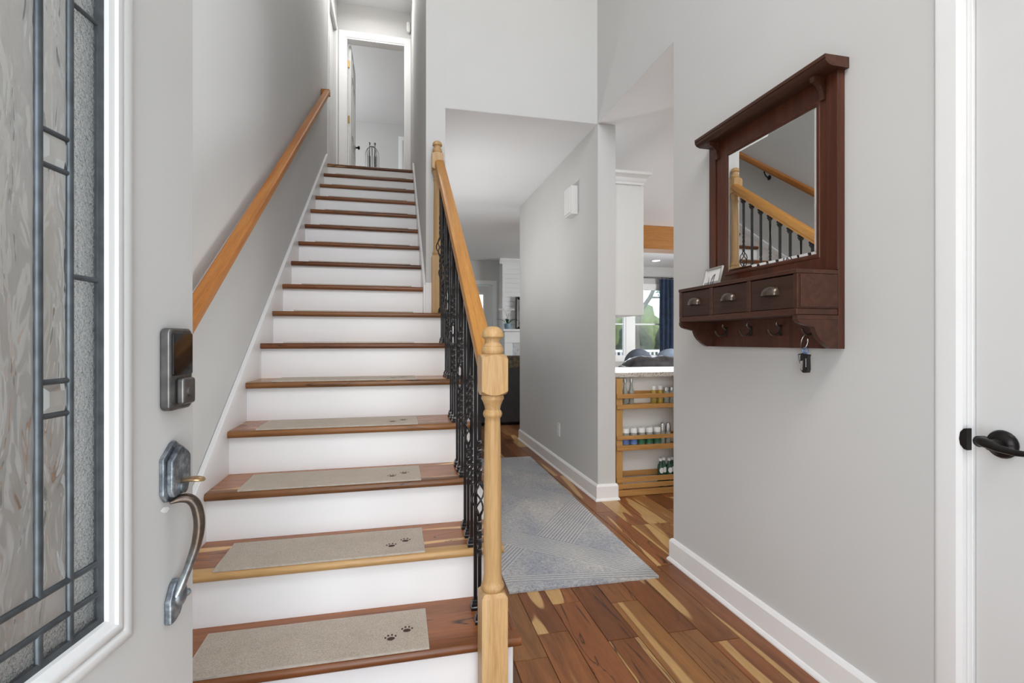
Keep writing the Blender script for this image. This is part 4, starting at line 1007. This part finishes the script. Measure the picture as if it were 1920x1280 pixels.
for n_, x, y in (('front pair, nearer the post', 1.968, 3.4595 - .0), ('front pair, nearer the wall', 2.040, 3.458), ('back pair, nearer the post', 2.0035, 3.4765), ('back pair, nearer the wall', 2.0755, 3.4765)):
    s_ = .82
    bottle('green_bottle', x, y, bz, [(.001, 0), (.0265 * s_, 0), (.028 * s_, .006), (.028 * s_, .145), (.024 * s_, .160), (.0135 * s_, .174), (.0125 * s_, .192), (.001, .192)], 'green', 'dark green glass bottle with white cap on the bottom shelf, %s' % n_, 'bottle',
           [(.001, .1925), (.0155 * s_, .1925), (.0155 * s_, .212), (.001, .213)], 'white', None, None, g_)
    t_ = [o for o in SC.objects if o.get('label', '').endswith(n_) and o.name.startswith('green_bottle')][0]
    n = 7; r_ = .0286 * s_; vs = []
    for r2 in (r_, r_ - .0006):
        for a_ in range(n + 1):
            u = a_ / n * 2 - 1; h = .019 * math.sqrt(max(0, 1 - u * u)) + .002; an = -PI / 2 + u * R(48)
            vs += [(r2 * math.cos(an), r2 * math.sin(an), .124 - h), (r2 * math.cos(an), r2 * math.sin(an), .124 + h)]
    fs = [(2 * k, 2 * k + 2, 2 * k + 3, 2 * k + 1) for k in range(n)]
    m0 = 2 * (n + 1); fs += [tuple(m0 + q for q in f)[::-1] for f in fs]
    fs += [(2 * k, m0 + 2 * k, m0 + 2 * k + 2, 2 * k + 2) for k in range(n)] + [(2 * k + 1, 2 * k + 3, m0 + 2 * k + 3, m0 + 2 * k + 1) for k in range(n)] + [(0, 1, m0 + 1, m0), (m0 - 2, 2 * m0 - 2, 2 * m0 - 1, m0 - 1)]
    obj('bottle_label', MB().add(vs, fs), 'white', t_, local=True)

tag(obj('ceiling_beam', B(2.45, 7.499, 6.20, 6.50, 2.405, ZC - .001), 'beam', bevel=.004), 'orange stained wooden ceiling beam across the kitchen', 'beam')
rl = thing('recessed_light', 'round lit recessed ceiling light beyond the wooden beam', 'ceiling light', (4.955, 8.88, ZC))
obj('light_trim', MB().lathe([(.075, ZC - .001), (.10, ZC - .001), (.10, ZC - .007), (.080, ZC - .010), (.075, ZC - .006)], 24, (4.955, 8.88, 0)), 'plastic', rl, smooth=40)
obj('light_lens', MB().lathe([(.001, ZC - .0063), (.0745, ZC - .0063), (.0745, ZC - .009), (.001, ZC - .0095)], 24, (4.955, 8.88, 0)), 'lamp', rl)

# far windows and curtain
def window(n, x0, x1, z0, z1, lab, muntin):
    w = struct(empty('window_%d' % n, ((x0 + x1) / 2, 9.7, z0)), lab)
    obj('window_frame', MB().ring(x0, x1, z0, z1, [(0, 9.69), (.045, 9.69), (.045, 9.76), (0, 9.76)]), 'trim', w)
    obj('casing', MB().ring(x0 - .085, x1 + .085, z0 - .085, z1 + .085, [(0, 9.68), (.086, 9.68), (.086, 9.6995), (0, 9.6995)]), 'trim', w)
    obj('muntin', B(x0 + .045, x1 - .045, 9.705, 9.745, muntin - .014, muntin + .014), 'trim', w)
    obj('pane', B(x0 + .045, x1 - .045, 9.722, 9.727, z0 + .045, muntin - .014), 'windowglass', w)
    obj('pane', B(x0 + .045, x1 - .045, 9.722, 9.727, muntin + .014, z1 - .045), 'windowglass', w)
window(1, 3.95, 4.71, .80, 2.27, 'white framed window partly behind the upper cabinet', 1.50)
window(2, 4.88, 5.80, .80, 2.27, 'white framed garden window beside the navy curtain', 1.50)
def added_window(n, a0, a1, z0, z1, w, plane, lab):  # windows added out of view to go with the fill lights
    P_ = (lambda u, y, z: (u, y, z)) if plane == 'xz' else (lambda u, y, z: (y, u, z))
    c = P_((a0 + a1) / 2, w, z0); wd = struct(empty('window_%d' % n, c), lab)
    def turn(mb): mb.v = [P_(*v) for v in mb.v]; return mb
    obj('window_frame', turn(MB().ring(a0, a1, z0, z1, [(0, w - .03), (.05, w - .03), (.05, w + .03), (0, w + .03)])), 'trim', wd)
    m_ = (a0 + a1) / 2
    if a1 - a0 < .4:
        obj('pane', turn(B(a0 + .05, a1 - .05, w - .003, w + .003, z0 + .05, z1 - .05)), 'windowglass', wd); return
    obj('mullion', turn(B(m_ - .025, m_ + .025, w - .025, w + .025, z0 + .05, z1 - .05)), 'trim', wd)
    for p0, p1 in ((a0 + .05, m_ - .025), (m_ + .025, a1 - .05)): obj('pane', turn(B(p0, p1, w - .003, w + .003, z0 + .05, z1 - .05)), 'windowglass', wd)
added_window(3, -.62, 1.32, 3.0, 4.9, -.29, 'xz', 'added unseen tall entry window above the front door')
added_window(6, -.71, -.52, .30, 2.0, -.29, 'xz', 'added unseen narrow sidelight beside the front door')
added_window(4, 3.5, 6.5, .75, 2.25, 7.56, 'yz', 'added unseen wide kitchen side window')
added_window(5, 7.8, 9.4, 3.75, 5.05, -2.65, 'yz', 'added unseen bedroom side window upstairs')
def curtain():
    x0, x1, z0, z1 = 5.44, 6.10, .03, 2.455; n = 66; vs = []; fs = []
    zs = [z0, .8, 1.6, 2.3, z1]
    for s_ in (0, .004):
        for z in zs:
            for k in range(n + 1):
                u = k / n; vs.append((x0 + (x1 - x0) * u + .006 * math.sin(z * 3 + u * 9), 9.60 + s_ + (.028 if z < 2.4 else .018) * math.sin(u * 2 * PI * 6.5), z))
    N = n + 1; Z = len(zs)
    for s_ in (0, 1):
        for j in range(Z - 1):
            for k in range(n): a = s_ * N * Z + j * N + k; fs.append((a, a + 1, a + N + 1, a + N))
    o2 = N * Z
    for k in range(n): fs.append((k, k + 1, o2 + k + 1, o2 + k)); a = (Z - 1) * N; fs.append((a + k, a + k + 1, o2 + a + k + 1, o2 + a + k))
    for j in range(Z - 1):
        for k in (0, n): fs.append((j * N + k, (j + 1) * N + k, o2 + (j + 1) * N + k, o2 + j * N + k))
    return MB().add(vs, fs)
tag(obj('window_curtain', curtain(), 'curtain', smooth=60), 'navy blue pleated curtain beside the far garden window', 'curtain')
cr = thing('curtain_rod', 'thin black curtain rod above the far garden window', 'curtain rod', (5.2, 9.60, 2.48))
obj('rod', MB().tube([(4.2, 9.60, 2.478), (6.3, 9.60, 2.478)], .012, 10), 'iron', cr, smooth=60)
for x in (4.4, 5.72): obj('rod_bracket', B(x - .008, x + .008, 9.605, 9.6995, 2.47, 2.486), 'iron', cr)
for x in (5.50, 5.60, 5.72, 5.84): obj('curtain_ring', MB().tube([(x, 9.60 + .02 * math.cos(2 * PI * k / 16), 2.478 + .02 * math.sin(2 * PI * k / 16)) for k in range(17)], .003, 6), 'iron', cr)

# leather sofa and pillows beyond the peninsula
sf = thing('leather_sofa', 'rumpled charcoal leather sofa seen over the granite worktop', 'sofa', (3.9, 6.7, 0))
def rounded(x0, x1, y0, y1, z0, z1): return B(x0, x1, y0, y1, z0, z1)
def cushion_top(x0, x1, y0, y1, z0, z1, seedv):
    rnd = random.Random(seedv); nx, ny = 28, 8; mb = MB(); vs = []; fs = []
    for j in range(ny + 1):
        for i in range(nx + 1):
            u, v = i / nx, j / ny; e = (min(1, min(u, 1 - u) * 12) ** .5) * (math.sin(PI * (.08 + .84 * v)) ** .6)
            vs.append((x0 + (x1 - x0) * u, y0 + (y1 - y0) * v, z0 + (z1 - z0) * e + .012 * math.sin(u * 37 + v * 5) * e + rnd.uniform(-.006, .006)))
    for j in range(ny):
        for i in range(nx): a = j * (nx + 1) + i; fs.append((a, a + 1, a + nx + 2, a + nx + 1))
    loop = [i for i in range(nx + 1)] + [j * (nx + 1) + nx for j in range(1, ny + 1)] + [ny * (nx + 1) + i for i in range(nx - 1, -1, -1)] + [j * (nx + 1) for j in range(ny - 1, 0, -1)]
    o0 = len(vs); zb_ = z0 - .05
    for i in loop: vs.append((vs[i][0], vs[i][1], zb_))
    n = len(loop); fs += [(loop[k], o0 + k, o0 + (k + 1) % n, loop[(k + 1) % n]) for k in range(n)]; fs.append(tuple(range(o0, o0 + n)))
    return mb.add(vs, fs)
obj('sofa_back', B(3.06, 5.0, 6.30, 6.52, .08, .80), 'darkleather', sf, bevel=.03, seg=3)
obj('back_cushion', cushion_top(3.10, 4.96, 6.28, 6.62, .78, .93, 3), 'darkleather', sf, smooth=70)
obj('sofa_seat', B(3.08, 4.98, 6.522, 7.25, .08, .46), 'darkleather', sf, bevel=.03, seg=3)
for x0_, x1_ in ((2.92, 3.058), (5.002, 5.14)): obj('sofa_arm', B(x0_, x1_, 6.32, 7.25, .08, .62), 'darkleather', sf, bevel=.03, seg=3)
for x in (3.1, 4.95):
    for y in (6.36, 7.18): obj('sofa_foot', B(x - .03, x + .03, y - .03, y + .03, 0, .082), 'black', sf)
def pillow(c, r, ry):
    mb = MB(); n = 18; vs = []; fs = []
    for j in range(n + 1):
        for i in range(n + 1):
            u, v = i / n * 2 - 1, j / n * 2 - 1; h = ((1 - u ** 4) * (1 - v ** 4)) ** .5
            k = 1 - .10 * (abs(u) ** 2) * (1 - abs(v)) - .0; vs.append((c[0] + u * r, c[1] - ry * h, c[2] + v * r))
    m0 = len(vs)
    for j in range(n + 1):
        for i in range(n + 1):
            u, v = i / n * 2 - 1, j / n * 2 - 1; h = ((1 - u ** 4) * (1 - v ** 4)) ** .5
            vs.append((c[0] + u * r, c[1] + ry * h + .002, c[2] + v * r))
    for s_ in (0, m0):
        for j in range(n):
            for i in range(n): a = s_ + j * (n + 1) + i; fs.append((a, a + 1, a + n + 2, a + n + 1))
    edge = [i for i in range(n + 1)] + [j * (n + 1) + n for j in range(1, n + 1)] + [n * (n + 1) + i for i in range(n - 1, -1, -1)] + [j * (n + 1) for j in range(n - 1, 0, -1)]
    for k in range(len(edge)): a, b_ = edge[k], edge[(k + 1) % len(edge)]; fs.append((a, b_, m0 + b_, m0 + a))
    return mb.add(vs, fs)
tag(obj('throw_pillow', MB().ellipsoid((3.50, 6.78, .80), (.235, .10, .235), 24, 14), 'greypillow', smooth=80), 'slate grey pillow on the charcoal sofa, under the window mullion', 'pillow')
tag(obj('throw_pillow', MB().ellipsoid((4.03, 6.78, .80), (.285, .11, .235), 24, 14), 'bluepillow', smooth=80), 'pale blue pillow on the charcoal sofa, below the navy curtain', 'pillow')

# ------------------------------------------------------------------ living room beyond the hall
bs = thing('black_sofa', 'black leather sofa back at the end of the hall', 'sofa', (1.75, 7.0, 0))
obj('sofa_back', B(.92, 2.70, 6.64, 6.88, .03, .86), 'blackleather', bs, bevel=.025, seg=3)
obj('sofa_seat', B(1.10, 2.52, 6.882, 7.55, .03, .46), 'blackleather', bs, bevel=.025, seg=3)
for x0_, x1_ in ((.92, 1.098), (2.522, 2.70)): obj('sofa_arm', B(x0_, x1_, 6.882, 7.55, .03, .64), 'blackleather', bs, bevel=.025, seg=3)
for x in (1.0, 2.62):
    for y in (6.70, 7.48): obj('sofa_foot', B(x - .03, x + .03, y - .03, y + .03, 0, .034), 'black', bs)
tb = MB().prism([(6.630, .78), (6.630, .875), (6.66, .925), (6.72, .945), (6.80, .945), (6.86, .925), (6.893, .87), (6.893, .70), (6.8855, .70), (6.8855, .868), (6.855, .90), (6.80, .915), (6.72, .915), (6.665, .90), (6.6385, .868), (6.6385, .78)], 'x', 1.22, 2.1)
tag(obj('throw_blanket', tb, 'blanket', smooth=40), 'brown and gold throw folded over the black sofa back', 'blanket')

fp = thing('fireplace', 'white shiplap chimney breast with mantel and grey marble surround', 'fireplace', (2.8, 9.5, 0))
fx0, fx1, fy = 1.985, 3.75, 9.35
obj('chimney_core', B(fx0 + .012, fx1 - .012, fy + .016, 9.699, 0, ZC - .001), 'trim', fp)
obj('corner_trim', B(fx0, fx0 + .05, fy - .006, fy + .0155, 1.372, 2.62), 'trim', fp, bevel=.002)
bh = .0885
for k in range(14):
    obj('shiplap_board', B(fx0 + .051, fx1, fy, fy + .0155, 1.374 + k * bh, 1.374 + k * bh + bh - .011), 'trim', fp, bevel=.003, seg=1)
obj('crown_moulding', MB().prism([(fy + .0155, 2.62), (fy - .004, 2.62), (fy - .01, 2.64), (fy - .04, 2.68), (fy - .055, 2.70), (fy - .055, ZC - .001), (fy + .0155, ZC - .001)], 'x', fx0 - .055, fx1), 'trim', fp)
obj('mantel_shelf', B(fx0 - .02, fx1, fy - .20, fy - .0005, 1.330, 1.371), 'trim', fp, bevel=.005)
obj('mantel_frieze', B(fx0 + .02, fx1, fy - .11, fy - .0005, 1.11, 1.329), 'trim', fp, bevel=.004)
obj('mantel_leg', B(fx0 + .02, fx0 + .17, fy - .11, fy - .0005, 0, 1.109), 'trim', fp, bevel=.004)
obj('marble_surround', B(fx0 + .171, fx1 - .2, fy - .07, fy - .0005, .78, 1.109), 'marble', fp)
obj('firebox', B(fx0 + .171, fx1 - .2, fy - .05, fy - .0005, 0, .779), 'black', fp)
pc = thing('framed_picture', 'dark framed picture standing on the white mantel', 'picture', (2.5, 9.30, 1.372))
fr_ = MB().ring(2.23, 2.85, 1.372, 1.985, [(0, 9.30), (0, 9.27), (.02, 9.262), (.05, 9.275), (.05, 9.30)])
obj('picture_frame', fr_, 'frameblack', pc, smooth=30)
obj('picture_print', B(2.27, 2.805, 9.285, 9.299, 1.417, 1.94), 'art', pc)
oc = thing('potted_orchid', 'white orchid in a blue grey pot on the mantel', 'plant', (2.06, 9.23, 1.372))
obj('pot', MB().lathe([(.001, 1.372), (.055, 1.372), (.070, 1.47), (.066, 1.475), (.060, 1.46), (.001, 1.455)], 18, (2.06, 9.23, 0)), 'potblue', oc, smooth=40)
for a, l_ in ((.3, .22), (2.7, .24), (1.5, .14), (4.4, .16), (5.6, .17)):
    pts = []; wd = []
    for k in range(7):
        u = k / 6; pts.append((2.06 + math.cos(a) * l_ * u, 9.23 + math.sin(a) * l_ * .45 * u, 1.45 + .11 * math.sin(PI * .7 * u))); wd.append(.004 + .022 * math.sin(PI * min(.95, u * .9 + .05)))
    obj('leaf', MB().tube(pts, wd, 8, .18), 'leaf', oc, smooth=60)
for dx, dy in ((-.14, .02), (.10, -.02)):
    pts = [(2.06 + dx * u * u * 1.1, 9.23 + dy * u, 1.45 + .33 * math.sin(PI / 2 * min(1, u * 1.15)) - .03 * u) for u in [q / 8 for q in range(9)]]
    sm = obj('flower_stem', MB().tube(pts, .0035, 6), 'leaf', oc, smooth=60)
    for q in range(4, 9):
        p = pts[q]; fl_ = MB()
        for w in range(5):
            a = 2 * PI * w / 5 + q; n = 8
            fl_.add([(p[0] + .011 * math.cos(a) + .010 * math.cos(2 * PI * k / n), p[1] - .02 + .003 * math.sin(2 * PI * k / n), p[2] - .010 + .011 * math.sin(a) + .009 * math.sin(2 * PI * k / n)) for k in range(n)], [tuple(range(n))])
        obj('blossom', fl_, 'petal', sm)
# patio door behind the handrail
d6 = struct(empty('door_6', (1.48, 9.7, 0)), 'white door with a glass lite at the far end of the hall')
obj('casing', casing_xz(9.7, 1.10, 1.86, 2.25, .085, 0), 'trim', d6, smooth=25)
dl = obj('door_slab', slab(1.115, 1.845, .01, 2.235, [(1.28, 1.68, 1.02, 2.06)], 9.72, 9.765, 'xz'), 'closet', d6)
obj('lite_frame', MB().ring(1.25, 1.71, .99, 2.09, [(0, 9.72), (.01, 9.708), (.032, 9.712), (.032, 9.72)]), 'trim', dl)
obj('pane', B(1.28, 1.68, 9.740, 9.745, 1.02, 2.06), 'windowglass', dl)

# ------------------------------------------------------------------ garden outside the far windows
struct(obj('ground', B(-30, 60, 9.86, 90, -.60, -.45), 'grass'), 'sunlit lawn outside')
dk = thing('deck_railing', 'white deck railing outside the far windows', 'railing', (6.0, 12.6, -.45))
obj('deck_floor', B(3.0, 9.5, 9.87, 12.7, -.12, -.04), 'white', dk)
obj('top_rail', B(3.0, 9.5, 12.55, 12.63, .84, .90), 'white', dk)
obj('bottom_rail', B(3.0, 9.5, 12.57, 12.61, .06, .10), 'white', dk)
x = 3.1
pk = None
while x < 9.45:
    if pk is None: pk = obj('picket', B(x - .018, x + .018, 12.572, 12.608, .10, .84), 'white', dk)
    else:
        c = pk.copy(); COL.objects.link(c); c.location.x = pk.location.x + (x - 3.1)
    x += .125
for x in (3.05, 6.2, 9.45): obj('deck_post', B(x - .05, x + .05, 12.54, 12.64, -.45, 1.0), 'white', dk)
def blob(c, r, seedv, jag=.22, nseg=26):
    rnd = random.Random(seedv); mb = MB().ellipsoid(c, r, nseg, nseg // 2 + 4)
    ph = [(rnd.uniform(2, 9), rnd.uniform(2, 9), rnd.uniform(2, 9), rnd.uniform(0, 6)) for _ in range(7)]
    out = []
    for v in mb.v:
        d = Vector(v) - Vector(c); n = Vector((d.x / r[0], d.y / r[1], d.z / r[2]))
        k = 1 + jag * sum(math.sin(p[0] * n.x * 1.6 + p[1] * n.y + p[3]) * math.sin(p[2] * n.z * 1.4 + p[3]) for p in ph) / 4 + rnd.uniform(-.05, .05)
        out.append(tuple(Vector(c) + d * k))
    mb.v = out; return mb
bi = 0
pos = ['under the big tree', 'beyond the window mullion', 'beside the curtain', 'at the lawn edge', 'behind the railing']
for (x, y, rx, ry, rz, m_, lab) in ((9.15, 22, .80, .8, 1.55, 'bush', 'dark green hedge shrub behind the window mullion'), (11.15, 22, .82, .8, 1.40, 'bush', 'dark green hedge shrub in the garden window below the tree'),
        (13.2, 22, .85, .8, 1.60, 'bush', 'dark green hedge shrub beside the navy curtain'), (12.2, 27, 3.6, 1.6, 2.3, 'bushlight', 'light green taller shrub behind the hedge'),
        (7.1, 22, .85, .8, 1.55, 'bush', 'dark green hedge shrub beyond the left window')):
    tag(obj('hedge_shrub', blob((x, y, -.45 + rz * .75), (rx, ry, rz), 11 + bi), m_, smooth=80), lab, 'shrub', 'hedge shrubs in the garden'); bi += 1
tr = thing('garden_tree', 'slim leaning tree with sparse leaves outside the garden window', 'tree', (10.1, 19.5, -.45))
tk = obj('trunk', MB().tube([(10.1, 19.5, -.45), (10.02, 19.5, .6), (9.95, 19.5, 1.6), (10.15, 19.5, 2.4), (10.6, 19.5, 3.0), (10.9, 19.5, 3.6), (11.1, 19.5, 5.0)], [.14, .12, .11, .095, .085, .07, .03], 10), 'bark', tr, smooth=60)
obj('branch', MB().tube([(10.15, 19.5, 2.4), (9.8, 19.5, 3.2), (9.7, 19.5, 4.2)], [.06, .045, .02], 8), 'bark', tr, smooth=60)
obj('branch', MB().tube([(10.6, 19.5, 3.0), (11.1, 19.4, 3.0), (11.4, 19.4, 3.5)], [.05, .035, .015], 8), 'bark', tr, smooth=60)
for k, (c, r_) in enumerate((((11.2, 19.4, 3.35), (.42, .35, .30)), ((10.95, 19.4, 3.95), (.5, .4, .35)), ((9.75, 19.4, 4.4), (.6, .5, .5)), ((11.3, 19.4, 5.0), (1.0, .8, .7)))):
    rnd = random.Random(40 + k); lf_ = MB()
    for _ in range(160):
        d = Vector((rnd.gauss(0, .45), rnd.gauss(0, .45), rnd.gauss(0, .45))); p = Vector((c[0] + d.x * r_[0], c[1] + d.y * r_[1], c[2] + d.z * r_[2]))
        a, b_ = rnd.uniform(0, PI), rnd.uniform(-.8, .8); e1 = Vector((math.cos(a), .3 * b_, math.sin(a))) * .07; e2 = Vector((-math.sin(a), b_, math.cos(a))) * .03
        lf_.add([p - e1, p + e2, p + e1, p - e2], [(0, 1, 2, 3)])
    o = obj('foliage', lf_, 'bushlight', tr); o['kind'] = 'stuff'

# ------------------------------------------------------------------ landing ceiling lamp and an added unseen one that fills the kitchen
def dome(name, label, x, y, z, e, size):
    t = thing(name, label, 'ceiling light', (x, y, z))
    obj('lamp_base', MB().lathe([(.001, z - .001), (.07, z - .001), (.07, z - .022), (.001, z - .024)], 20, (x, y, 0)), 'steel', t, smooth=40)
    obj('lamp_bowl', MB().lathe([(.001, z - .11), (.10, z - .10), (.16, z - .06), (.17, z - .026), (.001, z - .0245)], 24, (x, y, 0)), 'lamp', t, smooth=50)
    d = bpy.data.lights.new(name + '_light', 'AREA'); d.shape = 'DISK'; d.size = size; d.energy = e; d.color = NEUT
    o = bpy.data.objects.new(name + '_light', d); COL.objects.link(o); o.parent = t; o.location = (0, 0, -.13)
dome('unseen_ceiling_lamp', 'round glass ceiling lamp above the upper landing', -.27, 6.04, ZC2, 12, .30)
dome('unseen_ceiling_lamp', 'added unseen round glass lamp filling the kitchen', 2.6, 2.7, ZC, 5, .34)

def fill_light(y, label):  # added unseen uplight that brightens the hall ceiling and wall
    z = 1.72; x = .3265
    t = thing('hall_fill_light', label, 'fill light', (x, y, z))
    vs = []; fs = []; n, m = 14, 6
    for j in range(m + 1):
        e = PI / 2 * j / m
        for k in range(n + 1):
            a = PI * k / n - PI / 2; vs.append((x + .052 * math.cos(a) * math.sin(e) ** .8, y + .16 * math.sin(a) * math.sin(e) ** .5, z - .12 * math.cos(e)))
    for j in range(m):
        for k in range(n): a = j * (n + 1) + k; fs.append((a, a + 1, a + n + 2, a + n + 1))
    obj('fill_bowl', MB().add(vs, fs), 'plastic', t, smooth=60)
    obj('fill_plate', B(x, x + .004, y - .14, y + .14, z - .13, z - .002), 'plastic', t)
    d = bpy.data.lights.new('hall_fill_area', 'AREA'); d.shape = 'RECTANGLE'; d.size = .28; d.size_y = .05; d.energy = SCE; d.color = NEUT
    o = bpy.data.objects.new('hall_fill_area', d); COL.objects.link(o); o.parent = t; o.location = (.034, 0, .010)
    o.rotation_euler = Vector((.95, 0, 1)).to_track_quat('-Z', 'X').to_euler()
SCE = 7.8
fill_light(4.25, 'added unseen half bowl sconce on the hall side of the stair wall, nearer the entry')
fill_light(5.25, 'added unseen half bowl sconce on the hall side of the stair wall, nearer the living room')
